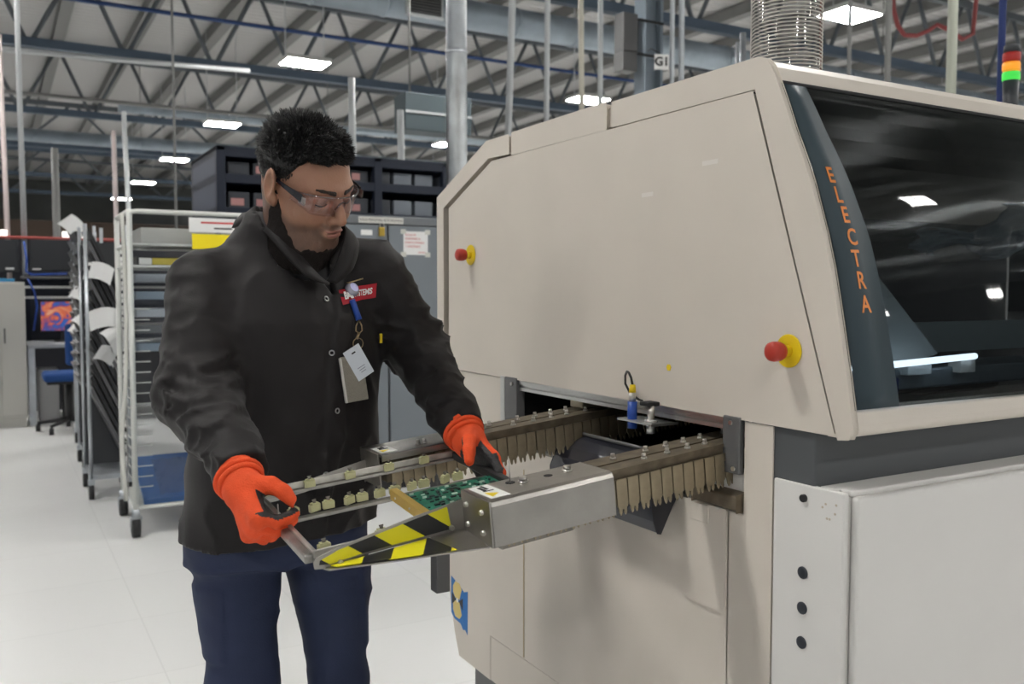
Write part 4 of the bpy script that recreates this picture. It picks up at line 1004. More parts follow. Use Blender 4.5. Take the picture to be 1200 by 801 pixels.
# --- gloved hands on the frame
ORNG = mat('orange_glove_knit', (.80, .085, .018), .8, bump=.35, bscale=420, vary=.10, vscale=30)
GBLK = mat('black_glove_coating', (.018, .018, .019), .55, bump=.25, bscale=200)
def unit(v): v = np.array(v, float); return v/np.linalg.norm(v)
def hand(wrist, a, n, side, flex, spread, thumb, cuffdir, knuckle=.086, sc=1.0, tsc=1.0):
    a = unit(a); n = np.array(n, float); n = unit(n-a*(n@a)); rad = np.cross(a, n)*side          # rad points to the thumb
    wr = np.array(wrist); L2 = lambda p: wr+a*p[0]+n*p[1]+rad*p[2]
    fingers = []
    for k, (off, ln) in enumerate(((.031, .95), (.0105, 1.05), (-.010, 1.0), (-.029, .80))):
        root = np.array([knuckle-.004*abs(k-1), -.002, off]); p = root; segs = []
        an = 0; r_ = [.0108, .0102, .0095, .0086]
        for j, l in enumerate((.043, .027, .021)):
            an += flex[k][j]; dirn = np.array([math.cos(an), math.sin(an), spread[k]]); dirn /= np.linalg.norm(dirn)
            q = p+dirn*l*ln*sc; segs.append((p, q, r_[j], r_[j+1])); p = q
        fingers.append(segs)
    ts = []; p = np.array([.022, .010, .026])
    for j, (dirn, l) in enumerate(zip(thumb, (.036, .030, .024))):
        dirn = np.array(dirn, float); dirn /= np.linalg.norm(dirn); q = p+dirn*l*tsc; ts.append((p, q, (.0165, .0135, .0120)[j], (.0135, .0120, .0105)[j])); p = q
    def sdf(P, only=None):
        d = seg(P, (-.06, -.002, 0), (.01, 0, 0), .032, .030)
        d = np.maximum(d, -.035-P[0])
        palm = smin(smin(seg(P, (.012, 0, .012), (knuckle, -.001, .028), .019, .0155), seg(P, (.012, 0, -.010), (knuckle-.006, -.001, -.026), .019, .0140), .02), seg(P, (.02, 0, 0), (knuckle, 0, 0), .018, .0155), .02)
        d = smin(d, palm, .02)
        for s_ in fingers:
            fd = None
            for (p_, q_, ra, rb) in s_:
                e = seg(P, p_, q_, ra, rb); fd = e if fd is None else smin(fd, e, .004)
            d = smin(d, fd, .005)
        td = None
        for (p_, q_, ra, rb) in ts:
            e = seg(P, p_, q_, ra, rb); td = e if td is None else smin(td, e, .006)
        d = smin(d, td, .012)
        return d-.0009*vnoise(P[0]*90, P[1]*90, P[2]*90)
    Vh, Fh = surface(sdf, (-.06, -.05, -.085), (.19, .13, .105), .0025)
    mid = Vh[Fh].mean(1)
    e1 = Vh[Fh[:, 2]]-Vh[Fh[:, 0]]; e2 = Vh[Fh[:, 3]]-Vh[Fh[:, 1]]; nf = np.cross(e1, e2); nf /= np.linalg.norm(nf, axis=1)[:, None]+1e-9
    # coating: palm, inner faces of the fingers and the finger tips; the back and the thumb's back stay knit
    dmin = np.full(len(mid), 9.); inner = np.zeros(len(mid))
    Pm = [mid[:, i].astype(np.float32) for i in range(3)]
    for s_ in fingers+[ts]:
        for j, (p_, q_, ra, rb) in enumerate(s_):
            e = seg(Pm, p_, q_, ra, rb); dv = unit(q_-p_)
            if s_ is ts: inn = np.array([0, .45, -.9])
            else: inn = np.array([-dv[1], dv[0], 0])
            val = nf@unit(inn-dv*(inn@dv)); upd = e < dmin-.0; inner[upd] = val[upd]; dmin[upd] = e[upd]
    td_ = np.full(len(mid), 9.)
    for (p_, q_, ra, rb) in ts[1:]: td_ = np.minimum(td_, seg(Pm, p_, q_, ra, rb))
    isp = (Pm[0] < knuckle-.002) & (td_ > .004) & (Pm[1] < .034)
    inner[isp] = np.where(Pm[1][isp] > .004, nf[isp, 1]+.25, -1)
    blk = (inner > np.where(isp | (td_ < .006), .12, -.30)) & (Pm[0] > .028)
    W_ = np.stack([a, n, rad]); Vw = Vh@W_+wr
    if side < 0: Fh = Fh[:, ::-1]
    g = smesh('glove', Vw, Fh, [ORNG, GBLK], man, blk.astype(np.int32))
    # rolled knit cuff
    cd_ = unit(cuffdir)
    for k_, (o_, r_, t_) in enumerate(((-.002, .0345, .0050), (-.013, .0365, .0055))):
        c_ = wr-cd_*(-o_)*1.0; x_ = unit(np.cross(cd_, [.3, .2, 1])); y_ = np.cross(cd_, x_)
        MB().tube([c_+(x_*math.cos(q)+y_*math.sin(q))*r_*(1+.012*math.sin(3*q+k_)) for q in np.linspace(0, 2*PI, 28, endpoint=False)], t_, 8, closed=True).build('cuff_roll', ORNG, g)
    MB().cyl(tuple(wr-cd_*.016), tuple(wr+cd_*.006), .036, 20, r2=.032).build('cuff', ORNG, g)
    return g
d2r = math.radians
aR = (.06, -.70, -.70)
hand((-0.7626,0.5581,1.05), aR, (.97, .05, -.05), 1, [[d2r(x) for x in q] for q in ((56, 46, 14), (60, 50, 16), (64, 52, 20), (68, 54, 24))], (.04, .0, -.03, -.06),
     ((.45, .72, .45), (.72, .60, .18), (.88, .40, .02)), np.array(WR)-np.array(ER), sc=.74, tsc=.74)
aL = (.16, -.70, -.58)
hand((-0.3188,0.6284,1.081), aL, (-.80, -.30, -.30), -1, [[d2r(x) for x in q] for q in ((12, 32, 25), (18, 36, 25), (24, 40, 28), (30, 42, 30))], (.04, .0, -.03, -.06),
     ((.62, .60, .50), (.80, .58, .05), (.85, .45, -.2)), np.array(WL)-np.array(EL), tsc=.86)

# --- badge reel, clip, card and holder hanging from the coat
p, n = front(.098, 1.362, .004); n = Vector(n); bx = p
bg = thing('id_badge', 'badge reel with blue clip, white card and woven holder hanging on the black coat', 'badge', tuple(bx))
R0 = p+n*.002
fz = Vector((0, 0, 1)); tu = Vector(TL)
MB().lathe([(0, .010), (.010, .010), (.0125, .0085), (.0150, .006), (.0158, .002), (.0158, -.002), (0, -.002)], R0, n, 24).build('reel', mat('chrome_lilac_reel', (.55, .55, .66), .2, metal=.6), bg)
MB().lathe([(0, .0112), (.0098, .0108), (.0102, .0100)], R0, n, 20).build('reel_face', mat('lilac_face', (.50, .50, .78), .3), bg)
MB().tube([R0-tu*.012+fz*.012+n*.003, R0+tu*.004+fz*.015+n*.005, R0+tu*.024+fz*.021+n*.003], .0014, 6).build('pin', mat('brass_pin', (.5, .4, .2), .35, metal=.9), bg)
def hang(x, z, off):
    q, nq = front(x, z, off); return q
q0, q1 = hang(.088, 1.342, .008), hang(.100, 1.302, .008)
MB().cyl(q0, q1, .0062, 10, r2=.0068).build('strap', BLUE, bg, .001)
BR = mat('antique_brass', (.36, .27, .16), .35, metal=1)
q2, q3 = hang(.094, 1.292, .010), hang(.090, 1.266, .010)
MB().tube([q1, q2+tu*.006, q2+tu*.007-fz*.010, q2-fz*.016, q2-tu*.007-fz*.010, q2-tu*.006, q1], .0014, 6).build('lobster_clasp', BR, bg)
MB().cyl(q2-fz*.014, q3, .0030, 8).build('clasp_swivel', BR, bg)
rc = hang(.094, 1.256, .011)
MB().tube([rc+(tu*math.cos(k)+fz*math.sin(k))*.011 for k in np.linspace(0, 2*PI, 18, endpoint=False)], .0011, 6, closed=True).build('split_ring', BR, bg)
def plate(name, x, z, w_, h_, ang, off, th_, m):
    c, nq = front(x, z, off); nq = Vector(TF)*.95+Vector((0, 0, .1)); nq.normalize()
    u2 = (tu*math.cos(ang)+fz*math.sin(ang)); u2 = (u2-nq*u2.dot(nq)).normalized(); v2 = nq.cross(u2)
    M = frame((0, 0, 0), u2, v2, nq)
    return MB().box(c, (w_, h_, th_), M).build(name, m, bg, .002), c, u2, v2, nq
o_, c, u2, v2, nq = plate('badge_holder', .078, 1.184, .048, .092, .10, .012, .007, mat('woven_grey_holder', (.26, .24, .20), .8, bump=.5, bscale=300))
plate('holder_edge', .078-.026, 1.184, .004, .090, .10, .012, .009, mat('pale_edge', (.6, .58, .55), .5))
o_, c, u2, v2, nq = plate('card', .086, 1.216, .040, .066, .50, .020, .0012, mat('pale_blue_card', (.62, .66, .72), .45))
MB().box(c+v2*.022+nq*.001, (.009, .003, .0008), frame((0, 0, 0), u2, v2, nq)).build('card_slot', BLACKINK, bg)
for k_ in range(3): MB().box(c-v2*(.010+.005*k_)+nq*.0009, (.018-.003*k_, .0014, .0005), frame((0, 0, 0), u2, v2, nq)).build('card_line', mat('grey_ink', (.25, .27, .33), .6), bg)
# a pen clip at the coat pocket and a small key ring
p, n = front(-.135, 1.005, .002)
t_ = MB().cyl(p-tu*.016, p+tu*.016, .003, 8).build('pen_clip', BR, man)


# ------------------------------------------------------------------ white wire rack with clear cover
RX0, RX1, RY0, RY1 = -.46, .58, 4.38, 4.95
WIRE = mat('white_coated_wire', (.62, .63, .60), .4)
rk = thing('wire_rack', 'tall white wire rack on casters under a clear plastic cover, behind the man', 'rack', ((RX0+RX1)/2, (RY0+RY1)/2, 0))
for x in (RX0, RX1):
    for y in (RY0, RY1):
        MB().cyl((x, y, .158), (x, y, 1.80), .0155, 10).build('post', WIRE, rk)
        cs = MB().cyl((x, y, .115), (x, y, .16), .022, 10).bb((x-.03, y-.02, .105), (x+.03, y+.02, .118)).build('caster', GALV, rk)
        MB().cyl((x-.02, y+.02, .062), (x+.02, y+.02, .062), .062, 18).build('wheel', BLACKM, cs)
        for s_ in (-.026, .026): MB().prism([(y-.018, .112), (y+.022, .112), (y+.034, .06), (y+.008, .05)], 0, x+s_-.002, x+s_+.002).build('fork', GALV, cs)
MB().tube([(RX0, RY0, 1.76), (RX0+.01, RY0, 1.795), (RX0+.04, RY0, 1.80), (RX1, RY0, 1.80)], .014, 8).build('top_rail', WIRE, rk)
MB().tube([(RX0, RY0, 1.76), (RX0, RY0+.03, 1.80), (RX0, RY1, 1.80)], .014, 8).build('top_rail', WIRE, rk)
for zi, z in enumerate((.165, 1.50, 1.62)):
    q = MB()
    for x in (RX0, RX1): q.cyl((x, RY0, z), (x, RY1, z), .008, 6)
    for y in (RY0, RY1): q.cyl((RX0, y, z), (RX1, y, z), .009, 6)
    for i in range(13 if zi else 31): y = RY0+(RY1-RY0)*(i+.5)/(13 if zi else 31); q.cyl((RX0, y, z), (RX1, y, z), .003, 4, caps=False)
    for i in range(5 if zi else 50): x = RX0+(RX1-RX0)*(i+.5)/(5 if zi else 50); q.cyl((x, RY0, z-.004), (x, RY1, z-.004), .003, 4, caps=False)
    q.build('wire_shelf', WIRE, rk)
rd = MB().cyl((0, 0, 0), (0, RY1-RY0, 0), .0035, 5).cyl((0, 0, 0), (.075, 0, 0), .0035, 5).data('slide_rail', WIRE)
for i in range(18): share('slide_rail', rd, rk, WM[rk.name].inverted() @ Matrix.Translation((RX0+.02, RY0+.01, .28+.058*i)))
wv_ = [(RX0-.035-.012*math.sin(3.1*z+.6)-.015*math.exp(-((z-.55)/.2)**2), RY0+.02, z) for z in np.linspace(.21, 1.79, 24)]
MB().tube(wv_, .012, 6).build('cover_edge', mat('milky_cover_hem', (.60, .60, .56), .5), rk)
vs = []; n, m_ = 18, 40
for i in range(n):
    for j in range(m_):
        u_, v_ = i/(n-1), j/(m_-1); vs.append((RX0+(RX1-RX0)*u_, RY0-.022+.006*math.sin(9*u_+3*v_)+.004*math.sin(23*v_+7*u_), .19+1.60*v_))
MB().add(vs, [(i*m_+j, (i+1)*m_+j, (i+1)*m_+j+1, i*m_+j+1) for i in range(n-1) for j in range(m_-1)], True).build('clear_cover', clear('clear_cover_film', (.84, .86, .87), .06, .12), rk)
side = MB().add([(RX0-.03, RY0+.02, .2), (RX0-.02, RY0+.17, .22), (RX0-.02, RY0+.17, 1.76), (RX0-.03, RY0+.02, 1.78)], [(0, 1, 2, 3)]).build('side_flap', clear('milky_flap', (.6, .6, .58), .10, .3), rk)
def item(name, label, cat, lo, hi, m, grp=None, bev=.004, par=None):
    o = MB().bb(lo, hi).build(name, m, None, bev); tag(o, label, cat, grp); return o
GREYBIN = mat('grey_bin', (.34, .37, .41), .35); PALEBIN = mat('pale_bin', (.50, .49, .46), .4)
item('storage_bin', 'pale storage bin on the upper shelf of the white wire rack', 'bin', (RX0+.06, RY0+.03, 1.628), (RX0+.46, RY0+.4, 1.715), PALEBIN)
item('storage_bin', 'grey storage bin beside the pale bin on the wire rack', 'bin', (RX0+.49, RY0+.03, 1.628), (RX0+1.05, RY0+.4, 1.72), GREYBIN)
t = thing('labelled_tray', 'dark tray with white and yellow labels on the second rack shelf', 'tray', (RX0+.4, RY0+.2, 1.506))
MB().bb((RX0+.04, RY0+.03, 1.506), (RX0+.9, RY0+.42, 1.556)).build('tray', BLACKM, t, .003)
MB().bb((RX0+.05, RY0+.026, 1.512), (RX0+.115, RY0+.03, 1.548)).build('white_label', WHITE, t); MB().bb((RX0+.118, RY0+.026, 1.512), (RX0+.262, RY0+.03, 1.548)).build('yellow_label', mat('label_ochre', (.52, .42, .06), .5), t)
for k_, (z, m_2, c_) in enumerate(((1.415, GREYBIN, 'grey'), (1.318, mat('steel_blue_tray', (.20, .25, .31), .4), 'steel blue'), (1.22, GREYBIN, 'mid grey'), (1.13, mat('charcoal_tray', (.10, .11, .12), .5), 'charcoal'), (1.03, mat('steel_blue_tray', (.20, .25, .31), .4), 'dull blue'))):
    item('board_tray', '%s board tray, %s below the yellow labelled tray' % (c_, ('first', 'second', 'third', 'fourth', 'fifth')[k_]), 'tray', (RX0+.03, RY0+.04, z), (RX1-.03, RY0+.50, z+.045), m_2, 'board trays in the white wire rack')
t = thing('blue_board', 'blue board under clear film lying at the bottom of the wire rack', 'board', (.1, 4.66, .17))
MB().prism([(RY0+.05, .17), (RY0+.05, .20), (RY0+.50, .37), (RY0+.50, .34)], 0, RX0+.05, RX1-.10).build('sheet', mat('blue_sheet', (.025, .10, .28), .3), t)
vs = [(RX0+.14+.42*i/13, RY0+.05+.36*j/9, .205+.136*j/9+.018*abs(math.sin(1.9*i+j*.8))+.006) for i in range(14) for j in range(10)]
MB().add(vs, [(i*10+j, (i+1)*10+j, (i+1)*10+j+1, i*10+j+1) for i in range(13) for j in range(9)], True).build('film', clear('film_over_board', (.75, .8, .85), .12, .1), t)
t = thing('rack_notice', 'white notice with a red line on top of the wire rack cover', 'notice', (.1, RY0-.03, 1.74))
MB().bb((-.155, RY0-.034, 1.695), (.30, RY0-.032, 1.775)).build('sheet', PAPER, t); MB().bb((-.09, RY0-.0346, 1.744), (.09, RY0-.0341, 1.754)).build('red_line', REDINK, t); MB().bb((-.02, RY0-.0346, 1.714), (.08, RY0-.0341, 1.722)).build('black_line', BLACKINK, t)
item('yellow_note', 'bright yellow square note on the wire rack cover by his shoulder', 'note', (-.14, RY0-.036, 1.60), (.10, RY0-.034, 1.685), mat('note_yellow', (.85, .68, .01), .5), bev=0)

# ------------------------------------------------------------------ black carts with slanted trays, left of the rack
BLK = mat('black_tray_plastic', (.022, .023, .025), .42, vary=.3, vscale=5); GRT = mat('grey_tray_plastic', (.10, .10, .105), .4)
def cart(x0, y0, w_, d_, h_, label, papers, nt_=15):
    t = thing('tray_cart', label, 'cart', (x0+w_/2, y0+d_/2, 0), group='black tray carts')
    for x in (x0, x0+w_):
        for y in (y0, y0+d_):
            MB().cyl((x, y, .13), (x, y, h_), .012, 8).build('post', GALV, t)
            cs = MB().bb((x-.02, y-.02, .10), (x+.02, y+.02, .135)).build('caster', GALV, t); MB().cyl((x-.015, y+.015, .05), (x+.015, y+.015, .05), .05, 14).build('wheel', BLACKM, cs)
    MB().bb((x0, y0, .13), (x0+w_, y0+d_, .16)).build('base_frame', GALV, t)
    MB().bb((x0+.01, y0+d_-.02, .16), (x0+w_-.01, y0+d_, h_-.1)).build('back_panel', mat('cart_back', (.035, .037, .04), .5), t)
    td = MB().box((0, 0, 0), (.50, d_*.86, .022), Matrix.Rotation(1.16, 4, 'Y')).data('slanted_tray', [BLK]); td2 = td.copy(); td2.materials[0] = GRT
    ld = MB().bb((-.014, -.003, -.03), (.014, .003, -.002)).bb((-.014, -.003, .002), (.014, .003, .03)).data('tray_label', WHITE)
    z = h_-.26; k = 0
    while z > .45:
        q = share('slanted_tray', td2 if k % 3 == 1 else td, t, WM[t.name].inverted() @ Matrix.Translation((x0+w_*.5, y0+d_*.45, z)))
        if k % 1 == 0: share('tray_label', ld, t, WM[t.name].inverted() @ Matrix.Translation((x0+w_-.028, y0-.002, z+.10)))
        z -= (h_-.6)/nt_; k += 1
    for k, (px_, pz, a, s_) in enumerate(papers):
        vs = []
        for i in range(6):
            for j in range(3): u_, v_ = i/5-.5, j/2-.5; vs.append((px_+s_*(u_*math.cos(a)-v_*.7*math.sin(a)), y0-.03-.05*math.sin(3*u_+k), pz+s_*(u_*math.sin(a)+v_*.7*math.cos(a))-.10*u_*u_))
        MB().add(vs, [(i*3+j, (i+1)*3+j, (i+1)*3+j+1, i*3+j+1) for i in range(5) for j in range(2)], True).build('loose_paper', PAPER, t)
    return t
cart(-.59, 5.5, .235, .45, 1.80, 'black cart of slanted trays with white label pairs, next to the wire rack', ((-.52, 1.50, -.25, .16), (-.49, 1.20, .1, .18), (-.43, 1.08, -1.0, .17), (-.48, .96, -.55, .15)))
cart(-.55, 6.5, .15, .50, 1.84, 'second black tray cart behind the labelled one, papers hanging off it', ((-.55, 1.35, -.6, .14), (-.54, 1.15, -.9, .14)))
cart(-.50, 7.5, .14, .50, 1.92, 'farthest black tray cart with a crumpled sheet on top', ((-.52, 1.92, -.9, .20), (-.49, 1.05, -.7, .16)))

# ------------------------------------------------------------------ slate cabinets and navy shelving behind the man
t = thing('steel_cabinet', 'slate grey double door steel cabinet with paper notice, between the man and the machine', 'cabinet', (1.25, 5.05, 0))
MB().bb((.62, 4.82, .08), (1.72, 5.30, 1.87)).build('body', CABG, t, .004)
MB().bb((.62, 4.80, 1.815), (1.72, 4.83, 1.872)).build('top_band', CABG, t, .004)
MB().bb((.62, 4.83, 0), (1.72, 5.28, .08)).build('plinth', BLACKM, t)
for a, b_ in ((.63, 1.208), (1.222, 1.71)): MB().bb((a, 4.798, .10), (b_, 4.82, 1.808)).build('door', mat('slate_blue_door', (.165, .185, .205), .38, vary=.06, vscale=3), t, .004)
MB().bb((1.208, 4.812, .10), (1.222, 4.822, 1.81)).build('door_gap', BLACKM, t)
MB().bb((1.262, 4.78, 1.02), (1.285, 4.80, 1.10)).build('handle', BOLT, t, .003)
pl_ = MB().bb((1.145, 4.78, 1.735), (1.185, 4.80, 1.795)).build('padlock', mat('brass', (.55, .38, .08), .3, metal=.9), t, .004); MB().tube([(1.150, 4.785, 1.795), (1.150, 4.785, 1.815), (1.165, 4.785, 1.825), (1.180, 4.785, 1.815), (1.180, 4.785, 1.795)], .004, 6).build('shackle', BOLT, pl_)
sg = thing('warning_strip', 'narrow white lettered strip along the top of the slate cabinet', 'sign', (1.17, 4.79, 1.83))
MB().bb((1.005, 4.795, 1.822), (1.325, 4.7985, 1.862)).build('strip', mat('cream_strip', (.60, .59, .55), .5), sg); text('lettering', 'SOLO PERSONAL AUTORIZADO', .024, FACE_Y((1.165, 4.7942, 1.842)), BLACKINK, sg, xs=.88)
nt_ = thing('paper_notice', 'white taped paper with red handwriting on the slate cabinet door', 'notice', (1.42, 4.79, 1.69))
MB().bb((1.325, 4.7955, 1.615), (1.507, 4.797, 1.775)).build('sheet', PAPER, nt_)
for x in (1.325, 1.505):
    for z in (1.617, 1.772): MB().bb((x-.020, 4.7945, z-.016), (x+.020, 4.7953, z+.016)).build('tape', mat('masking_tape', (.55, .55, .50), .5), nt_)
for k, s_ in enumerate(('FAVOR DE', 'MANTENER LA', 'PUERTA CERRADA', 'Y ASEGURADA')): text('lettering', s_, .020, FACE_Y((1.338, 4.7945, 1.75-.026*k)), REDINK, nt_, align='LEFT', xs=.85)
text('signature', 'GRACIAS', .014, FACE_Y((1.46, 4.7945, 1.632)), REDINK, nt_)
t = thing('paper_corner', 'small white label on the left door of the slate cabinet', 'label', (1.05, 4.79, 1.72)); MB().bb((1.02, 4.795, 1.74), (1.10, 4.797, 1.775)).build('sheet', PAPER, t)
NX0, NX1, NY, NZ = .386, 3.0, 6.2, 2.476
t = thing('storage_tower', 'long navy steel shelving unit filled with bins, rising behind the racks', 'shelving', ((NX0+NX1)/2, NY+.5, 0))
posts = (NX0+.035, .92, 1.70, 2.33, NX1-.035)
for x in posts: MB().bb((x-.035, NY, 0), (x+.035, NY+.06, NZ)).build('post', NAVY, t, .004)
for x in (NX0+.035, NX1-.035): MB().bb((x-.035, NY+.94, 0), (x+.035, NY+1.0, NZ)).build('post', NAVY, t)
MB().bb((NX0, NY+.06, .1), (NX0+.012, NY+.94, NZ)).build('side_panel', mat('side_navy', (.045, .055, .085), .5), t)
MB().bb((NX0, NY+.98, .1), (NX1, NY+.99, NZ)).build('back_panel', BLACKM, t)
for z in (.4, .8, 1.2, 1.6, 1.945, 2.20, 2.40): MB().bb((NX0, NY+.005, z), (NX1, NY+.97, z+.07)).build('shelf_beam', NAVY, t, .004)
MB().bb((NX0, NY, NZ-.03), (NX1, NY+1, NZ)).build('top_panel', NAVY, t)
PINK = mat('pink_label', (.46, .23, .22), .6); DBIN = mat('dark_bin', (.045, .05, .06), .5); LBIN = mat('pale_grey_bin', (.17, .19, .22), .45)
pk = {.46: 2.32, .60: 2.30, .72: 2.36}
nb = 0
for zi, zb in enumerate((2.015, 2.272)):
    for i in range(13):
        x = NX0+.10+.197*i
        if any(abs(x+.085-p) < .05 for p in posts): x += .05
        if x+.17 > NX1-.07: continue
        pale = x > 1.72
        word = ('first', 'second', 'third', 'fourth', 'fifth', 'sixth', 'seventh', 'eighth', 'ninth', 'tenth', 'eleventh', 'twelfth', 'thirteenth')[i]
        b_ = thing('parts_bin', '%s parts bin from the left on the %s navy shelf' % (word, 'lower' if zi == 0 else 'upper'), 'bin', (x+.08, NY+.2, zb), group='parts bins on the navy shelving')
        hgt = .125 if zi == 0 else .10
        MB().bb((x, NY+.07, zb-.0005), (x+.165, NY+.45, zb+hgt)).build('body', LBIN if pale else DBIN, b_, .005)
        if not pale and random.random() < .8: MB().bb((x+.02, NY+.064, zb+.02), (x+.02+random.choice((.07, .10)), NY+.069, zb+.075)).build('label', PINK, b_)
# ------------------------------------------------------------------ workstations at far left
item_m = mat('beige_cabinet', (.50, .49, .455), .45)
t = thing('filing_cabinet', 'beige two door cabinet at the left edge below the monitors', 'cabinet', (-1.4, 9.5, 0))
MB().bb((-1.95, 9.34, .09), (-.845, 9.8, 1.46)).build('body', item_m, t, .004); MB().bb((-1.93, 9.36, 0), (-.86, 9.78, .09)).build('plinth', item_m, t)
for a, b_ in ((-1.945, -1.40), (-1.393, -1.075), (-1.068, -.85)): MB().bb((a, 9.325, .12), (b_, 9.34, 1.445)).build('door', item_m, t, .003)
MB().bb((-1.04, 9.315, .85), (-1.025, 9.325, 1.0)).build('handle', DGREY, t)
item('blue_folder', 'bright blue folder lying on the beige cabinet', 'folder', (-1.3, 9.4, 1.461), (-.93, 9.7, 1.495), mat('cyan_folder', (.04, .25, .48), .4))
t = thing('workbench', 'workbench with silver legs and an upper shelf carrying monitors', 'workbench', (-.3, 10.1, 0))
for x in (-.80, .9):
    for y in (9.42, 10.3): MB().bb((x-.03, y-.03, 0), (x+.03, y+.03, .79)).build('leg', GALV, t)
    MB().bb((x-.025, 10.25, .8), (x+.025, 10.32, 1.55)).build('upright', NAVY, t)
MB().bb((-.835, 9.35, .79), (.98, 10.36, .825)).build('worktop', mat('grey_worktop', (.34, .36, .38), .4), t, .004)
MB().bb((-.86, 9.95, 1.505), (.98, 10.36, 1.53)).build('upper_shelf', DGREY, t, .003)
MB().bb((-.86, 9.93, 1.40), (.98, 9.96, 1.425)).build('rail', ALU, t); MB().bb((-.86, 9.93, 1.29), (.98, 9.96, 1.315)).build('rail', ALU, t)
MB().bb((-.86, 10.31, .83), (.98, 10.33, 1.5)).build('back_panel', mat('dark_back_panel', (.03, .035, .05), .6), t)
def monitor(x, y, z, w_, h_, label):
    t = thing('monitor', label, 'monitor', (x, y, z))
    MB().bb((x-w_/2, y-.02, z+.06), (x+w_/2, y+.02, z+.06+h_)).build('case', mat('monitor_black', (.022, .024, .028), .5), t, .006)
    MB().bb((x-.03, y-.005, z+.01), (x+.03, y+.03, z+.10)).build('stand', BLACKM, t); MB().bb((x-.10, y-.07, z), (x+.10, y+.09, z+.012)).build('foot', BLACKM, t, .003)
    MB().bb((x-w_/2+.02, y-.022, z+.07), (x-w_/2+.10, y-.0205, z+.085)).build('sticker', WHITE, t)
monitor(-.53, 10.12, 1.53, .47, .34, 'black monitor back with a white sticker, right one on the upper shelf')
t = thing('monitor', 'black monitor cut by the left edge, standing behind the beige cabinet', 'monitor', (-1.08, 10.15, 0))
MB().bb((-1.30, 10.12, 1.57), (-.875, 10.16, 1.92)).build('case', mat('monitor_black', (.022, .024, .028), .5), t, .006); MB().cyl((-1.08, 10.19, 0), (-1.08, 10.19, 1.75), .025, 10).build('pole', BLACKM, t); MB().bb((-1.25, 10.05, 0), (-.91, 10.33, .015)).build('foot', BLACKM, t)
MB().bb((-1.0, 10.116, 1.60), (-.92, 10.1195, 1.62)).build('sticker', WHITE, t)
# colourful screen
sm = bpy.data.materials.new('abstract_screen'); sm.use_nodes = True; nt = sm.node_tree; b = nt.nodes['Principled BSDF']
tc = nt.nodes.new('ShaderNodeTexCoord'); ns = nt.nodes.new('ShaderNodeTexNoise'); ns.inputs['Scale'].default_value = 6; ns.inputs['Distortion'].default_value = 1.5
r_ = nt.nodes.new('ShaderNodeValToRGB'); r_.color_ramp.elements[0].color = (.01, .10, .42, 1); r_.color_ramp.elements[0].position = .36; r_.color_ramp.elements[1].color = (.75, .42, .25, 1); r_.color_ramp.elements[1].position = .66
e_ = r_.color_ramp.elements.new(.50); e_.color = (.62, .10, .03, 1)
e_ = r_.color_ramp.elements.new(.44); e_.color = (.10, .05, .22, 1)
nt.links.new(tc.outputs['Object'], ns.inputs['Vector']); nt.links.new(ns.outputs['Fac'], r_.inputs['Fac']); nt.links.new(r_.outputs[0], b.inputs['Emission Color']); b.inputs['Emission Strength'].default_value = .8; b.inputs['Base Color'].default_value = (.02, .02, .02, 1)
t = thing('lit_screen', 'monitor showing an orange and blue abstract picture on the workbench', 'monitor', (-.45, 9.95, .825))
MB().bb((-.70, 9.93, .93), (-.20, 9.97, 1.27)).build('case', BLACKM, t, .005); MB().bb((-.685, 9.925, .945), (-.215, 9.929, 1.255)).build('display', sm, t); MB().bb((-.5, 9.94, .83), (-.4, 9.98, .95)).build('stand', BLACKM, t); MB().bb((-.56, 9.86, .8255), (-.34, 10.05, .84)).build('foot', BLACKM, t)
t = thing('white_box', 'small white box hanging at the right end of the upper shelf', 'box', (-.25, 9.9, 1.53)); MB().bb((-.30, 10.0, 1.53), (-.16, 10.1, 1.74)).build('body', mat('bluish_white_box', (.60, .72, .80), .4), t, .004)
item('yellow_pouch', 'yellow pouch on the upper shelf by the carts', 'pouch', (-.30, 9.96, 1.5305), (-.22, 9.99, 1.60), mat('pouch_yellow', (.62, .48, .03), .5))
tag(MB().tube([(-.82, 10.1, 1.9), (-.80, 10.05, 1.7), (-.81, 10.02, 1.58), (-.76, 9.99, 1.545), (-.6, 9.98, 1.55), (-.42, 10.0, 1.56)], .012, 6).build('blue_cable', BLUE), 'blue cable draped along the upper shelf', 'cable')
tag(MB().tube([(-.80, 9.9, 1.50), (-.74, 9.88, 1.36), (-.72, 9.9, 1.2), (-.76, 9.9, .95)], .012, 6).build('blue_cable', BLUE), 'blue cable hanging beside the beige cabinet', 'cable')
tag(MB().tube([(-3, 10.6, 1.97), (.4, 10.6, 1.97)], .02, 6).build('red_rail', mat('dull_red_rail', (.36, .08, .07), .5)), 'dull red rail above the monitors', 'rail')
t = thing('partition', 'dark office partition behind the monitors', 'partition', (-1, 10.7, 0)); MB().bb((-3, 10.65, 0), (1.5, 10.70, 1.95)).build('panel', mat('partition_dark', (.035, .036, .045), .7), t)
item('brown_store', 'dark brown store front far behind the monitors', 'store', (-4, 17.0, 0), (2.5, 17.3, 2.62), mat('dark_brown_panel', (.045, .028, .018), .7), bev=.01)
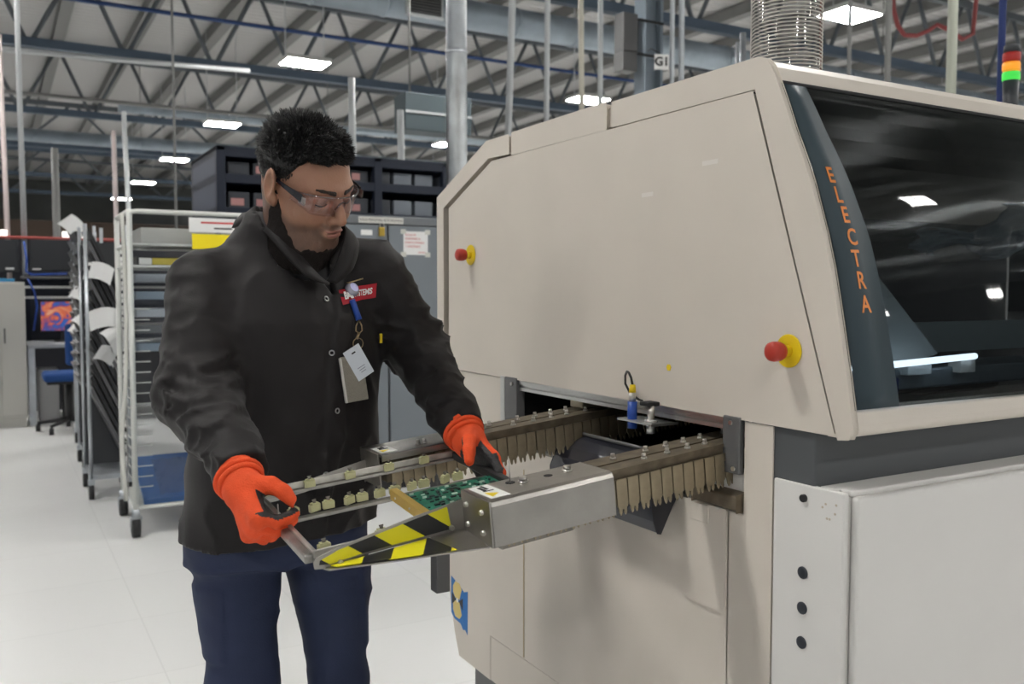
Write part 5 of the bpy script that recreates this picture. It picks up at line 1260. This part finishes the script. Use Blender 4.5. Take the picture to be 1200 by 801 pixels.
for x, lab in ((-1.12, 'white box with added glow at the left edge above the monitors'), (-.30, 'white box with added glow above the monitors beside the carts')):
    item('bright_white_box', lab, 'panel', (x-.12, 10.58, 1.985), (x+.15, 10.62, 2.05), mat('bright_white_box', (1, .93, .88), .4, emit=1.6), bev=.004)  # plain white boxes, their brightness put in as emission, no lamp inside
# blue task chair
CB = mat('blue_chair_fabric', (.012, .055, .20), .85, bump=.2, bscale=300)
cx, cy = -.50, 8.85
t = thing('task_chair', 'blue fabric task chair on a black star base by the workbench', 'chair', (cx, cy, 0))
MB().bb((cx-.23, cy-.22, .50), (cx+.23, cy+.24, .585)).build('seat', CB, t, .035, 4)
MB().bb((cx-.20, cy-.20, .475), (cx+.20, cy+.2, .50)).build('seat_shell', BLACKM, t, .008)
MB().bb((cx-.04, cy-.28, .66), (cx+.30, cy-.20, 1.06)).build('backrest', CB, t, .035, 4)
MB().bb((cx+.10, cy-.25, .52), (cx+.16, cy-.22, .80)).build('back_bar', BLACKM, t)
MB().cyl((cx, cy, .10), (cx, cy, .48), .03, 12).build('gas_column', BLACKM, t)
for k in range(5):
    a = 2*PI*k/5+.3; e = (cx+.29*math.cos(a), cy+.29*math.sin(a), .085)
    lg = MB().cyl((cx, cy, .12), e, .022, 8, r2=.016).build('base_leg', BLACKM, t); MB().cyl((e[0]-.02, e[1], .035), (e[0]+.02, e[1], .035), .035, 12).cyl((e[0], e[1], .05), e, .010, 6).build('caster', BLACKM, lg)
MB().add([(cx+.03, cy-.29, .98), (cx+.20, cy-.29, .98), (cx+.16, cy-.30, 1.07), (cx+.06, cy-.30, 1.07), (cx+.06, cy-.24, 1.075), (cx+.16, cy-.24, 1.075)], [(0, 1, 2, 3), (3, 2, 5, 4)]).build('draped_paper', PAPER, t)
item('waste_bin', 'pale grey pedestal box under the workbench', 'box', (-.74, 9.6, 0), (-.55, 10.0, .55), mat('pedestal_grey', (.38, .38, .38), .5))
item('pc_tower', 'grey computer case standing under the workbench', 'computer', (-.50, 9.62, 0), (-.30, 10.05, .46), DGREY)
item('white_carton', 'white carton under the workbench behind the chair', 'box', (-.24, 9.7, 0), (-.02, 10.0, .40), WHITE)
